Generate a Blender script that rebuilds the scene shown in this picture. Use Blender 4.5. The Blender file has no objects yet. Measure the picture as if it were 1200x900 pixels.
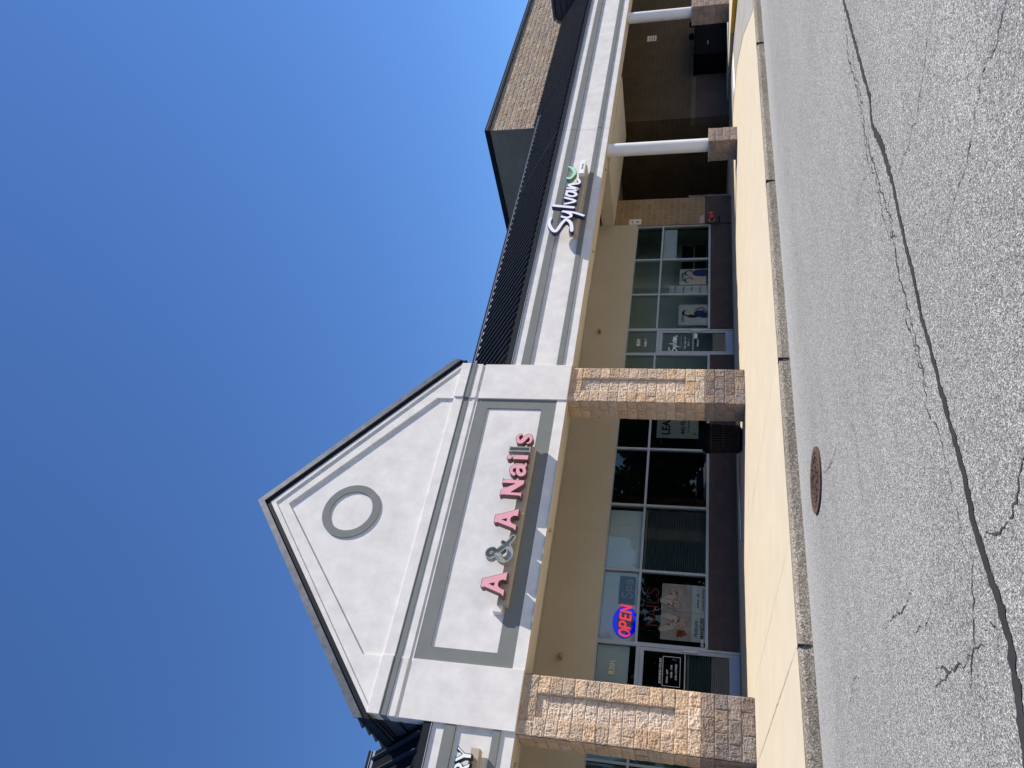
import bpy, bmesh, math, random
import numpy as np
from mathutils import Vector, Matrix, noise
R = math.radians
random.seed(7)
sc = bpy.context.scene
col = sc.collection

# ------------------------------------------------------------------ materials
def new_mat(name):
    m = bpy.data.materials.new(name); m.use_nodes = True
    nt = m.node_tree; nt.nodes.clear()
    out = nt.nodes.new('ShaderNodeOutputMaterial')
    return m, nt, out
def N(nt, t, **k):
    n = nt.nodes.new(t)
    for a, v in k.items():
        if hasattr(n, a) and a not in n.inputs: setattr(n, a, v)
        else: n.inputs[a].default_value = v
    return n
def L(nt, a, b): nt.links.new(a, b)
def ramp(nt, fac, stops):
    r = nt.nodes.new('ShaderNodeValToRGB')
    while len(r.color_ramp.elements) < len(stops): r.color_ramp.elements.new(0.5)
    for e, (p, c) in zip(r.color_ramp.elements, stops):
        e.position = p; e.color = (*c, 1) if len(c) == 3 else c
    L(nt, fac, r.inputs['Fac']); return r.outputs['Color']
def coord(nt, scale=(1, 1, 1)):
    t = nt.nodes.new('ShaderNodeTexCoord'); mp = nt.nodes.new('ShaderNodeMapping')
    mp.inputs['Scale'].default_value = scale
    L(nt, t.outputs['Object'], mp.inputs['Vector']); return mp.outputs['Vector']
def nz(nt, vec, scale, detail=4, rough=0.55):
    n = N(nt, 'ShaderNodeTexNoise', Scale=scale, Detail=detail, Roughness=rough)
    L(nt, vec, n.inputs['Vector']); return n.outputs['Fac']
def mul(nt, a, b, fac=1.0, mode='MULTIPLY'):
    m = nt.nodes.new('ShaderNodeMix'); m.data_type = 'RGBA'; m.blend_type = mode
    m.inputs['Factor'].default_value = fac
    for s, v in ((m.inputs[6], a), (m.inputs[7], b)):
        if isinstance(v, tuple): s.default_value = (*v, 1)
        else: L(nt, v, s)
    return m.outputs[2]
def bump(nt, h, strength, dist=0.01):
    b = N(nt, 'ShaderNodeBump', Strength=strength, Distance=dist); L(nt, h, b.inputs['Height']); return b.outputs['Normal']
def finish(nt, out, color, rough=0.8, metal=0.0, normal=None, spec=0.3):
    p = N(nt, 'ShaderNodeBsdfPrincipled', Roughness=rough, Metallic=metal)
    p.inputs['Specular IOR Level'].default_value = spec
    if isinstance(color, tuple): p.inputs['Base Color'].default_value = (*color, 1)
    else: L(nt, color, p.inputs['Base Color'])
    if normal: L(nt, normal, p.inputs['Normal'])
    L(nt, p.outputs['BSDF'], out.inputs['Surface']); return p

def paint(name, c, rough=0.7, var=0.12, scale=3.0, bscale=90.0, bs=0.15, metal=0.0, spec=0.3, streak=False):
    m, nt, out = new_mat(name)
    v = coord(nt)
    f = nz(nt, v, scale, 6, 0.62)
    lo = tuple(x*(1-var) for x in c); hi = tuple(min(1, x*(1+var)) for x in c)
    k = ramp(nt, f, [(0.3, lo), (0.7, hi)])
    if streak:
        v2 = coord(nt, (3.0, 3.0, 0.7))
        s = ramp(nt, nz(nt, v2, 1.0, 5, 0.6), [(0.35, (0.86, 0.85, 0.83)), (0.6, (1, 1, 1))])
        k = mul(nt, k, s, 0.28)
    nrm = bump(nt, nz(nt, v, bscale, 3), bs, 0.004) if bs else None
    finish(nt, out, k, rough, metal, nrm, spec); return m

def tinted(name, c, rough=0.9, grain=0.25, scale=60.0, bs=0.5):      # block colour varies with the mesh's own 'tint' attribute
    m, nt, out = new_mat(name)
    v = coord(nt)
    a = N(nt, 'ShaderNodeAttribute'); a.attribute_name = 'tint'
    f = nz(nt, v, scale, 5, 0.7); g = nz(nt, v, 7.0, 4)
    k = ramp(nt, f, [(0.28, tuple(x*(1-grain) for x in c)), (0.72, tuple(min(1, x*(1+grain)) for x in c))])
    k = mul(nt, k, ramp(nt, g, [(0.3, (0.82, 0.80, 0.78)), (0.7, (1.08, 1.08, 1.1))]))
    k = mul(nt, k, a.outputs['Color'])
    finish(nt, out, k, rough, 0, bump(nt, f, bs, 0.006), 0.15); return m

def aggregate(name, stops, scale, rough=0.85, bs=0.5, patch=0.25, gutter=False, detail_scale=None):
    m, nt, out = new_mat(name)
    v = coord(nt)
    vo = N(nt, 'ShaderNodeTexVoronoi', Scale=scale); L(nt, v, vo.inputs['Vector'])
    sep = N(nt, 'ShaderNodeSeparateColor'); L(nt, vo.outputs['Color'], sep.inputs['Color'])
    k = ramp(nt, sep.outputs[0], stops)
    d = ramp(nt, vo.outputs['Distance'], [(0.25, (1, 1, 1)), (0.75, (0.55, 0.55, 0.55))])
    k = mul(nt, k, d, 0.8)
    k = mul(nt, k, ramp(nt, nz(nt, v, 38.0, 2, 0.6), [(0.35, (0.84,)*3), (0.65, (1.17,)*3)]))
    f = nz(nt, v, 0.45, 5, 0.6)
    k = mul(nt, k, ramp(nt, f, [(0.3, (1-patch,)*3), (0.7, (1+patch*0.5,)*3)]))
    v2 = coord(nt, (0.25, 3.0, 1.0))
    k = mul(nt, k, ramp(nt, nz(nt, v2, 1.0, 4), [(0.35, (0.95, 0.95, 0.95)), (0.65, (1.03, 1.03, 1.03))]))
    if gutter:                                                        # pale dust washed into the gutter along the kerb
        t = nt.nodes.new('ShaderNodeTexCoord'); sx = N(nt, 'ShaderNodeSeparateXYZ'); L(nt, t.outputs['Object'], sx.inputs[0])
        mr = N(nt, 'ShaderNodeMapRange'); L(nt, sx.outputs['Y'], mr.inputs['Value'])
        mr.inputs['From Min'].default_value = 7.3; mr.inputs['From Max'].default_value = 8.5
        ad = N(nt, 'ShaderNodeMath', operation='MULTIPLY_ADD'); L(nt, nz(nt, v, 3.0, 5), ad.inputs[0])
        ad.inputs[1].default_value = 0.5; ad.inputs[2].default_value = -0.25
        a2 = N(nt, 'ShaderNodeMath', operation='ADD', use_clamp=True); L(nt, mr.outputs[0], a2.inputs[0]); L(nt, ad.outputs[0], a2.inputs[1])
        mx = nt.nodes.new('ShaderNodeMix'); mx.data_type = 'RGBA'
        pw = N(nt, 'ShaderNodeMath', operation='MULTIPLY'); L(nt, a2.outputs[0], pw.inputs[0]); pw.inputs[1].default_value = 0.45
        L(nt, pw.outputs[0], mx.inputs['Factor']); L(nt, k, mx.inputs[6]); mx.inputs[7].default_value = (0.40, 0.40, 0.39, 1)
        k = mx.outputs[2]
    finish(nt, out, k, rough, 0, bump(nt, vo.outputs['Distance'], bs, 0.006), 0.2); return m

def brick(name, c1, c2, mortar, bw=0.4, bh=0.2, rough=0.9):
    m, nt, out = new_mat(name)
    t = nt.nodes.new('ShaderNodeTexCoord'); sx = N(nt, 'ShaderNodeSeparateXYZ'); L(nt, t.outputs['Object'], sx.inputs[0])
    ad = N(nt, 'ShaderNodeMath', operation='ADD'); L(nt, sx.outputs['X'], ad.inputs[0]); L(nt, sx.outputs['Y'], ad.inputs[1])
    cb = N(nt, 'ShaderNodeCombineXYZ'); L(nt, ad.outputs[0], cb.inputs[0]); L(nt, sx.outputs['Z'], cb.inputs[1])
    b = N(nt, 'ShaderNodeTexBrick', Scale=1.0); L(nt, cb.outputs[0], b.inputs['Vector'])
    for k, v in (('Color1', c1), ('Color2', c2), ('Mortar', mortar)): b.inputs[k].default_value = (*v, 1)
    b.inputs['Brick Width'].default_value = bw; b.inputs['Row Height'].default_value = bh; b.inputs['Mortar Size'].default_value = 0.008
    v = coord(nt)
    k = mul(nt, b.outputs['Color'], ramp(nt, nz(nt, v, 40, 5, 0.7), [(0.3, (0.75,)*3), (0.7, (1.15,)*3)]))
    k = mul(nt, k, ramp(nt, nz(nt, v, 1.3, 4), [(0.3, (0.85,)*3), (0.7, (1.1,)*3)]))
    finish(nt, out, k, rough, 0, bump(nt, nz(nt, v, 45, 4), 0.5, 0.01), 0.15); return m

def glass(name, tint=(0.72, 0.78, 0.75), ior=1.55, gl=1.0):
    m, nt, out = new_mat(name)
    tr = N(nt, 'ShaderNodeBsdfTransparent'); tr.inputs['Color'].default_value = (*tint, 1)
    g = N(nt, 'ShaderNodeBsdfGlossy', Roughness=0.0); g.inputs['Color'].default_value = (gl, gl, gl, 1)
    fr = N(nt, 'ShaderNodeFresnel', IOR=ior)
    b = N(nt, 'ShaderNodeTexNoise', Scale=0.55, Detail=2.0); L(nt, coord(nt), b.inputs['Vector'])
    L(nt, bump(nt, b.outputs['Fac'], 0.12, 0.02), g.inputs['Normal'])
    mx = N(nt, 'ShaderNodeMixShader'); L(nt, fr.outputs[0], mx.inputs['Fac'])
    L(nt, tr.outputs[0], mx.inputs[1]); L(nt, g.outputs[0], mx.inputs[2])
    L(nt, mx.outputs[0], out.inputs['Surface']); return m
def emis(name, c, s):
    m, nt, out = new_mat(name)
    e = N(nt, 'ShaderNodeEmission', Strength=s); e.inputs['Color'].default_value = (*c, 1)
    L(nt, e.outputs[0], out.inputs['Surface']); return m
def leafmat(name, c):
    m, nt, out = new_mat(name)
    k = ramp(nt, nz(nt, coord(nt), 0.7, 4), [(0.3, tuple(x*0.55 for x in c)), (0.7, tuple(x*1.5 for x in c))])
    finish(nt, out, k, 0.6, 0, None, 0.3); return m

M = dict(
 stucco=paint('stucco_pale', (0.72, 0.69, 0.66), 0.9, 0.10, 2.2, 140, 0.25, spec=0.1, streak=True),
 grey=paint('stucco_grey_band', (0.195, 0.202, 0.195), 0.9, 0.07, 2.2, 140, 0.25, spec=0.1),
 tan=paint('stucco_tan', (0.43, 0.385, 0.31), 0.9, 0.05, 0.9, 120, 0.2, spec=0.1),
 soffit=paint('stucco_beam_tan', (0.54, 0.485, 0.40), 0.9, 0.05, 1.3, 120, 0.15, spec=0.1),
 navy=paint('dark_metal', (0.013, 0.015, 0.022), 0.65, 0.2, 1.5, 30, 0.05, spec=0.12),
 flash=paint('bright_flashing', (0.50, 0.52, 0.55), 0.4, 0.1, 6, 60, 0.05, metal=0.6),
 flashdark=paint('dark_flashing', (0.10, 0.11, 0.145), 0.5, 0.15, 3, 60, 0.05),
 clad=paint('clad_metal', (0.055, 0.06, 0.078), 0.5, 0.15, 3, 60, 0.05),
 roofdark=paint('roof_metal_field', (0.006, 0.007, 0.01), 0.8, 0.2, 3, 60, 0.05, spec=0.05),
 ribs_lit=paint('roof_rib_metal_lit', (0.03, 0.033, 0.042), 0.6, 0.15, 3, 60, 0.05, spec=0.15),  # same metal as the field; light on the rib tops put into the colour
 rake=paint('weathered_rake_metal', (0.11, 0.115, 0.13), 0.45, 0.35, 4.5, 60, 0.1, metal=0.3, spec=0.5),
 alu=paint('aluminium_frame', (0.36, 0.38, 0.385), 0.4, 0.06, 3, 80, 0.03, metal=0.35),
 alublue=paint('aluminium_kick_plate', (0.30, 0.34, 0.42), 0.4, 0.08, 3, 80, 0.03, metal=0.35),
 block=tinted('split_face_block_tan', (0.54, 0.405, 0.285), 0.95, 0.22),
 blockdark=tinted('split_face_block_brown', (0.255, 0.205, 0.175), 0.95, 0.32),
 pierbrick=brick('brick_tan', (0.27, 0.19, 0.105), (0.23, 0.155, 0.085), (0.34, 0.27, 0.18)),
 anchorbrick=brick('brick_olive_brown', (0.085, 0.062, 0.036), (0.075, 0.053, 0.031), (0.10, 0.078, 0.05), 0.4, 0.2),
 bandbrick=brick('brick_pale_course', (0.13, 0.105, 0.07), (0.12, 0.097, 0.065), (0.14, 0.112, 0.078)),
 wains=brick('brick_dark_brown', (0.09, 0.066, 0.058), (0.08, 0.058, 0.052), (0.072, 0.054, 0.048), 0.4, 0.2),
 mortar=paint('block_mortar', (0.50, 0.41, 0.31), 0.95, 0.08, 6, 90, 0.2),
 white=paint('white_column_paint', (0.78, 0.775, 0.76), 0.5, 0.04, 3, 60, 0.05, spec=0.35),
 concrete=paint('sidewalk_concrete', (0.50, 0.435, 0.335), 0.92, 0.045, 1.6, 200, 0.35, spec=0.1),
 ramp=paint('ramp_concrete', (0.30, 0.285, 0.27), 0.92, 0.14, 1.6, 160, 0.3, spec=0.1),
 lit_flare=paint('sunlit_flare_white', (0.82, 0.82, 0.80), 0.8, 0.06, 6, 90, 0.1),  # white that stands in for sunlight on the ramp flare
 yellow=paint('yellow_kerb_paint', (0.70, 0.42, 0.05), 0.7, 0.1, 3, 90, 0.1),
 kerbshade=paint('kerb_bare_concrete', (0.26, 0.23, 0.19), 0.9, 0.15, 3, 90, 0.2),
 joint=paint('joint_filler', (0.045, 0.042, 0.04), 0.95, 0.2, 5, 60, 0),
 tar=paint('tar_seal', (0.026, 0.026, 0.028), 0.95, 0.3, 7, 120, 0.3, spec=0.3),
 crack=paint('crack_dirt', (0.045, 0.045, 0.046), 0.95, 0.3, 9, 60, 0),
 rust=paint('rusty_iron', (0.105, 0.066, 0.05), 0.75, 0.35, 14, 90, 0.4, metal=0.2),
 rustdark=paint('rusty_iron_recess', (0.032, 0.022, 0.018), 0.85, 0.3, 14, 90, 0.3),
 pink=paint('pink_letter_face', (0.78, 0.36, 0.41), 0.35, 0.05, 8, 60, 0.03, spec=0.4),
 can=paint('letter_can_brown', (0.16, 0.085, 0.085), 0.6, 0.15, 8, 60, 0.1),
 bare=paint('bare_can_metal', (0.33, 0.33, 0.315), 0.5, 0.2, 9, 60, 0.1, metal=0.15),
 raceway=paint('raceway_tan', (0.45, 0.38, 0.30), 0.7, 0.1, 5, 60, 0.1),
 lavender=paint('script_letter_face', (0.84, 0.82, 0.90), 0.4, 0.04, 8, 60, 0.02),
 purple=paint('script_letter_side', (0.05, 0.042, 0.10), 0.5, 0.1, 8, 60, 0.05),
 green=paint('leaf_green_face', (0.48, 0.78, 0.56), 0.4, 0.06, 8, 60, 0.02),
 greens=paint('leaf_green_side', (0.13, 0.30, 0.17), 0.5, 0.1, 8, 60, 0.02),
 mint=paint('pale_letter_face', (0.80, 0.88, 0.86), 0.4, 0.03, 8, 60, 0.02),
 black=paint('black_plastic', (0.005, 0.005, 0.006), 0.9, 0.2, 8, 60, 0.05, spec=0.03),
 blackslat=paint('black_slats', (0.011, 0.010, 0.0095), 0.6, 0.2, 8, 60, 0.05, spec=0.25),
 paper=paint('poster_paper', (0.66, 0.66, 0.65), 0.6, 0.04, 4, 60, 0),
 peach=paint('printed_photo_peach', (0.52, 0.44, 0.40), 0.6, 0.16, 3.5, 60, 0),
 skin=paint('printed_skin', (0.78, 0.58, 0.49), 0.6, 0.12, 9, 60, 0),
 skin2=paint('printed_skin_shadow', (0.46, 0.30, 0.25), 0.6, 0.15, 9, 60, 0),
 flower=paint('printed_flower', (0.55, 0.16, 0.05), 0.6, 0.6, 30, 60, 0),
 ink=paint('black_ink', (0.015, 0.015, 0.017), 0.6, 0.1, 8, 60, 0),
 greyink=paint('grey_ink', (0.22, 0.23, 0.235), 0.6, 0.1, 8, 60, 0),
 vinyl=paint('white_vinyl', (0.85, 0.86, 0.85), 0.6, 0.03, 8, 60, 0),
 gold=paint('gold_vinyl', (0.80, 0.62, 0.30), 0.5, 0.05, 8, 60, 0),
 bluecloth=paint('printed_blue', (0.05, 0.06, 0.22), 0.6, 0.3, 12, 60, 0),
 redcap=paint('red_cap', (0.38, 0.02, 0.02), 0.4, 0.15, 12, 60, 0.02, spec=0.5),
 pinkplate=paint('faded_plate', (0.40, 0.28, 0.24), 0.6, 0.1, 8, 60, 0),
 signplate=paint('sign_plate', (0.62, 0.58, 0.53), 0.5, 0.05, 8, 60, 0),
 shade=paint('roller_shade', (0.74, 0.78, 0.80), 0.9, 0.04, 1.2, 60, 0),
 teal=paint('teal_shade', (0.34, 0.60, 0.64), 0.8, 0.05, 2, 60, 0),
 blind=paint('blind_slat', (0.20, 0.23, 0.21), 0.7, 0.1, 1.2, 60, 0),
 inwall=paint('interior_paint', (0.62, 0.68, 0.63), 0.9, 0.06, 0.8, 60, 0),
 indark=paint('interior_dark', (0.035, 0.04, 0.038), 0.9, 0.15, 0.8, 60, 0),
 infloor=paint('interior_floor', (0.16, 0.16, 0.155), 0.6, 0.2, 1.2, 60, 0),
 brass=paint('lamp_brass', (0.33, 0.26, 0.17), 0.4, 0.15, 8, 60, 0.02, metal=0.3),
 neonred=emis('neon_red', (0.95, 0.03, 0.035), 0.85),
 neonblue=emis('neon_blue', (0.0, 0.0, 1.0), 0.62),
 tubegrey=paint('unlit_tube', (0.55, 0.45, 0.44), 0.4, 0.05, 8, 60, 0),
 tubered=paint('unlit_red_tube', (0.34, 0.05, 0.05), 0.4, 0.05, 8, 60, 0),
 backer=paint('neon_backing', (0.07, 0.085, 0.16), 0.5, 0.1, 8, 60, 0),
 glass=glass('shop_glass'), glassdark=glass('shop_glass_dark', (0.5, 0.56, 0.53)),
 carglass=glass('car_glass', (0.15, 0.17, 0.17)),
 carblue=paint('car_paint_blue', (0.02, 0.06, 0.20), 0.25, 0.05, 2, 60, 0, spec=0.6),
 carwhite=paint('car_paint_white', (0.7, 0.7, 0.7), 0.25, 0.05, 2, 60, 0, spec=0.6),
 rubber=paint('rubber', (0.02, 0.02, 0.02), 0.8, 0.1, 8, 60, 0),
 chrome=paint('chrome', (0.6, 0.6, 0.6), 0.15, 0.05, 8, 60, 0, metal=0.9),
 lamp=paint('lamp_lens', (0.75, 0.75, 0.72), 0.15, 0.05, 8, 60, 0, spec=0.6),
 leaf=leafmat('leaf_mass', (0.075, 0.115, 0.035)),
 bark=paint('bark', (0.07, 0.05, 0.035), 0.9, 0.3, 6, 30, 0.5),
 grass=paint('far_grass', (0.06, 0.085, 0.03), 0.95, 0.3, 0.4, 30, 0.3),
)
M['asphalt'] = aggregate('asphalt', [(0.0, (0.09, 0.09, 0.088)), (0.15, (0.17, 0.17, 0.166)), (0.5, (0.29, 0.289, 0.281)), (0.82, (0.44, 0.438, 0.425)), (1.0, (0.66, 0.66, 0.63))], 150.0, 0.88, 0.7, 0.10, gutter=True)
M['kerb'] = aggregate('exposed_aggregate_kerb', [(0.0, (0.16, 0.13, 0.10)), (0.4, (0.27, 0.23, 0.185)), (0.8, (0.37, 0.325, 0.27)), (1.0, (0.56, 0.52, 0.46))], 75.0, 0.9, 0.6, 0.3)

# ------------------------------------------------------------------ mesh helpers
class MB:
    def __init__(s): s.v = []; s.f = []; s.t = []; s.cur = (1, 1, 1)
    def add(s, vs, fs):
        o = len(s.v); s.v += [tuple(p) for p in vs]
        for f in fs: s.f.append([i+o for i in f]); s.t.append(s.cur)
        return s
    def box(s, x0, x1, y0, y1, z0, z1):
        return s.add([(x0,y0,z0),(x1,y0,z0),(x1,y1,z0),(x0,y1,z0),(x0,y0,z1),(x1,y0,z1),(x1,y1,z1),(x0,y1,z1)],
                     [(0,3,2,1),(4,5,6,7),(0,1,5,4),(1,2,6,5),(2,3,7,6),(3,0,4,7)])
    def prism_y(s, poly, y0, y1):                 # poly of (x,z), counter-clockwise seen from -y
        n = len(poly)
        a = sum(poly[i][0]*poly[(i+1)%n][1]-poly[(i+1)%n][0]*poly[i][1] for i in range(n))
        if a < 0: poly = poly[::-1]
        vs = [(x, y0, z) for x, z in poly]+[(x, y1, z) for x, z in poly]
        return s.add(vs, [tuple(range(n)), tuple(range(2*n-1, n-1, -1))]+[(i, i+n, (i+1)%n+n, (i+1)%n) for i in range(n)])
    def prism_x(s, poly, x0, x1):                 # poly of (y,z)
        n = len(poly)
        a = sum(poly[i][0]*poly[(i+1)%n][1]-poly[(i+1)%n][0]*poly[i][1] for i in range(n))
        if a < 0: poly = poly[::-1]
        vs = [(x0, y, z) for y, z in poly]+[(x1, y, z) for y, z in poly]
        return s.add(vs, [tuple(range(n-1, -1, -1)), tuple(range(n, 2*n))]+[(i, (i+1)%n, (i+1)%n+n, i+n) for i in range(n)])
    def slab(s, poly, z0, z1):                    # poly of (x,y)
        n = len(poly)
        a = sum(poly[i][0]*poly[(i+1)%n][1]-poly[(i+1)%n][0]*poly[i][1] for i in range(n))
        if a < 0: poly = poly[::-1]
        vs = [(x, y, z0) for x, y in poly]+[(x, y, z1) for x, y in poly]
        return s.add(vs, [tuple(range(n-1, -1, -1)), tuple(range(n, 2*n))]+[(i, (i+1)%n, (i+1)%n+n, i+n) for i in range(n)])
    def tube(s, p0, p1, r0, r1=None, n=16, cap=True):
        r1 = r0 if r1 is None else r1
        p0 = Vector(p0); p1 = Vector(p1); d = (p1-p0).normalized()
        a = d.orthogonal().normalized(); b = d.cross(a)
        vs = []
        for p, r in ((p0, r0), (p1, r1)):
            vs += [p+(a*math.cos(2*math.pi*i/n)+b*math.sin(2*math.pi*i/n))*r for i in range(n)]
        fs = [(i, (i+1)%n, (i+1)%n+n, i+n) for i in range(n)]
        if cap: fs += [tuple(range(n-1, -1, -1)), tuple(range(n, 2*n))]
        return s.add(vs, fs)
    def lathe(s, prof, c, n=32, axis='z'):        # prof of (r,h)
        vs = []
        for r, h in prof:
            for i in range(n):
                a = 2*math.pi*i/n; q = (r*math.cos(a), r*math.sin(a), h)
                if axis == 'y': q = (q[0], -h, q[1])
                vs.append((c[0]+q[0], c[1]+q[1], c[2]+q[2]))
        m = len(prof)
        fs = [(j*n+i, j*n+(i+1)%n, (j+1)*n+(i+1)%n, (j+1)*n+i) for j in range(m-1) for i in range(n)]
        fs += [tuple(range(n-1, -1, -1)), tuple(range((m-1)*n, m*n))]
        return s.add(vs, fs)
    def build(s, name, mat, parent=None, smooth=False, tint=False, bevel=0):
        me = bpy.data.meshes.new(name); me.from_pydata(s.v, [], s.f); me.update()
        if tint:
            at = me.attributes.new('tint', 'FLOAT_COLOR', 'FACE')
            at.data.foreach_set('color', [c for t in s.t for c in (*t, 1.0)])
        me.materials.append(mat)
        if smooth: me.polygons.foreach_set('use_smooth', [True]*len(me.polygons))
        o = bpy.data.objects.new(name, me); col.objects.link(o)
        if parent is not None:
            o.parent = parent; o.matrix_parent_inverse = Matrix.Translation(-parent.location)
        if bevel:
            b = o.modifiers.new('bevel', 'BEVEL'); b.width = bevel; b.segments = 2; b.limit_method = 'ANGLE'; b.angle_limit = R(40)
        return o
def thing(name, label, cat, loc, group=None):
    o = bpy.data.objects.new(name, None); col.objects.link(o); o.location = loc; o.empty_display_size = 0.2
    o['label'] = label; o['category'] = cat
    if group: o['group'] = group
    return o
def tag(o, label, cat, group=None):
    o['label'] = label; o['category'] = cat
    if group: o['group'] = group
    return o
def struct(o): o['kind'] = 'structure'; return o
def box(name, mat, parent, *b, bevel=0): return MB().box(*b).build(name, mat, parent, bevel=bevel)

# --- flat shapes from strokes: a signed distance field on a grid, cut at zero, given a real thickness
def catmull(pts, k=6):
    if len(pts) < 3: return pts
    P = [pts[0]]+list(pts)+[pts[-1]]; out = []
    for i in range(1, len(P)-2):
        for j in range(k):
            t = j/k
            out.append(tuple(0.5*((2*P[i][d])+(P[i+1][d]-P[i-1][d])*t+(2*P[i-1][d]-5*P[i][d]+4*P[i+1][d]-P[i+2][d])*t*t
                       +(3*P[i][d]-P[i-1][d]-3*P[i+1][d]+P[i+2][d])*t**3) for d in range(len(pts[0]))))
    out.append(pts[-1]); return out
def sdf_grid(strokes, polys, holes, res, pad):
    xs = []; zs = []
    for s in strokes:
        for p in s: xs += [p[0]-p[2], p[0]+p[2]]; zs += [p[1]-p[2], p[1]+p[2]]
    for p in polys:
        for q in p: xs.append(q[0]); zs.append(q[1])
    x0, x1, z0, z1 = min(xs)-pad, max(xs)+pad, min(zs)-pad, max(zs)+pad
    nx = int((x1-x0)/res)+2; nzz = int((z1-z0)/res)+2
    X, Z = np.meshgrid(x0+np.arange(nx)*res, z0+np.arange(nzz)*res, indexing='ij')
    D = np.full(X.shape, 9.0)
    for s in strokes:
        s = catmull(s)
        if len(s) == 1: s = [s[0], s[0]]
        for a, b in zip(s[:-1], s[1:]):
            dx, dz = b[0]-a[0], b[1]-a[1]; l2 = dx*dx+dz*dz+1e-12
            t = np.clip(((X-a[0])*dx+(Z-a[1])*dz)/l2, 0, 1)
            D = np.minimum(D, np.hypot(X-a[0]-t*dx, Z-a[1]-t*dz)-(a[2]+t*(b[2]-a[2])))
    def poly_sd(P):
        d = np.full(X.shape, 9.0); ins = np.zeros(X.shape, bool)
        for i in range(len(P)):
            a, b = P[i], P[(i+1)%len(P)]
            dx, dz = b[0]-a[0], b[1]-a[1]; l2 = dx*dx+dz*dz+1e-12
            t = np.clip(((X-a[0])*dx+(Z-a[1])*dz)/l2, 0, 1)
            d = np.minimum(d, np.hypot(X-a[0]-t*dx, Z-a[1]-t*dz))
            c = ((a[1] > Z) != (b[1] > Z)) & (X < dx*(Z-a[1])/(dz if abs(dz) > 1e-9 else 1e-9)+a[0])
            ins ^= c
        return np.where(ins, -d, d)
    for P in polys: D = np.minimum(D, poly_sd(P))
    for P in holes: D = np.maximum(D, -poly_sd(P))
    return X, Z, D
def cut_mesh(mb, X, Z, D, y0, y1, front=True, back=False, sides=True):
    nx, nzz = D.shape; idx = {}; vs = []; fs = []
    def vert(key, x, z):
        if key not in idx:
            idx[key] = len(vs); vs.append((x, y0, z)); vs.append((x, y1, z))
        return idx[key]
    for i in range(nx-1):
        for j in range(nzz-1):
            c = [(i, j), (i+1, j), (i+1, j+1), (i, j+1)]
            d = [D[q] for q in c]
            if min(d) > 0: continue
            poly = []; cutf = []
            for k in range(4):
                a, b = c[k], c[(k+1)%4]; da, db = d[k], d[(k+1)%4]
                if da <= 0: poly.append((vert(a, X[a], Z[a]), False))
                if (da <= 0) != (db <= 0):
                    t = da/(da-db); key = tuple(sorted((a, b)))
                    poly.append((vert(key, X[a]+t*(X[b]-X[a]), Z[a]+t*(Z[b]-Z[a])), da <= 0))
            if len(poly) < 3: continue
            if front: fs.append([p[0] for p in poly])
            if back: fs.append([p[0]+1 for p in poly[::-1]])
            if sides:
                n = len(poly)
                for k in range(n):
                    if poly[k][1]:                       # leaves the shape here; next vertex comes back in
                        a, b = poly[k][0], poly[(k+1)%n][0]
                        fs.append([b, a, a+1, b+1])
    mb.add(vs, fs); return mb
def shape(strokes=(), polys=(), holes=(), y0=0, y1=0.1, res=0.012, off=0.0, back=False, mb=None):
    X, Z, D = sdf_grid(strokes, polys, holes, res, 0.04)
    return cut_mesh(mb or MB(), X, Z, D-off, y0, y1, back=back)
def shell(strokes=(), polys=(), holes=(), y0=0, y1=0.1, res=0.01, wall=0.012):      # an open can: walls and a back, no face
    X, Z, D = sdf_grid(strokes, polys, holes, res, 0.04)
    mb = cut_mesh(MB(), X, Z, np.abs(D+wall)-wall, y0, y1)
    return cut_mesh(mb, X, Z, D, y0+0.045, y0+0.055)

def text(name, body, x, y, z, size, mat, parent=None, align='CENTER', depth=0.002, sx=1.0, shear=0.0, bold=0.0):
    cu = bpy.data.curves.new('lettering', 'FONT'); cu.body = body; cu.size = size; cu.extrude = depth; cu.align_x = align; cu.shear = shear
    cu.offset = bold; cu.resolution_u = 3
    o = bpy.data.objects.new('lettering', cu); col.objects.link(o)
    bpy.context.view_layer.update()
    me = bpy.data.meshes.new_from_object(o.evaluated_get(bpy.context.evaluated_depsgraph_get()))
    bpy.data.objects.remove(o); bpy.data.curves.remove(cu)
    me.transform(Matrix.Translation((x, y, z)) @ Matrix.Rotation(R(90), 4, 'X') @ Matrix.Diagonal((sx, 1, 1, 1)))
    me.materials.clear(); me.materials.append(mat); me.name = name
    ob = bpy.data.objects.new(name, me); col.objects.link(ob)
    if parent is not None:
        ob.parent = parent; ob.matrix_parent_inverse = Matrix.Translation(-parent.location)
    return ob

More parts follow.
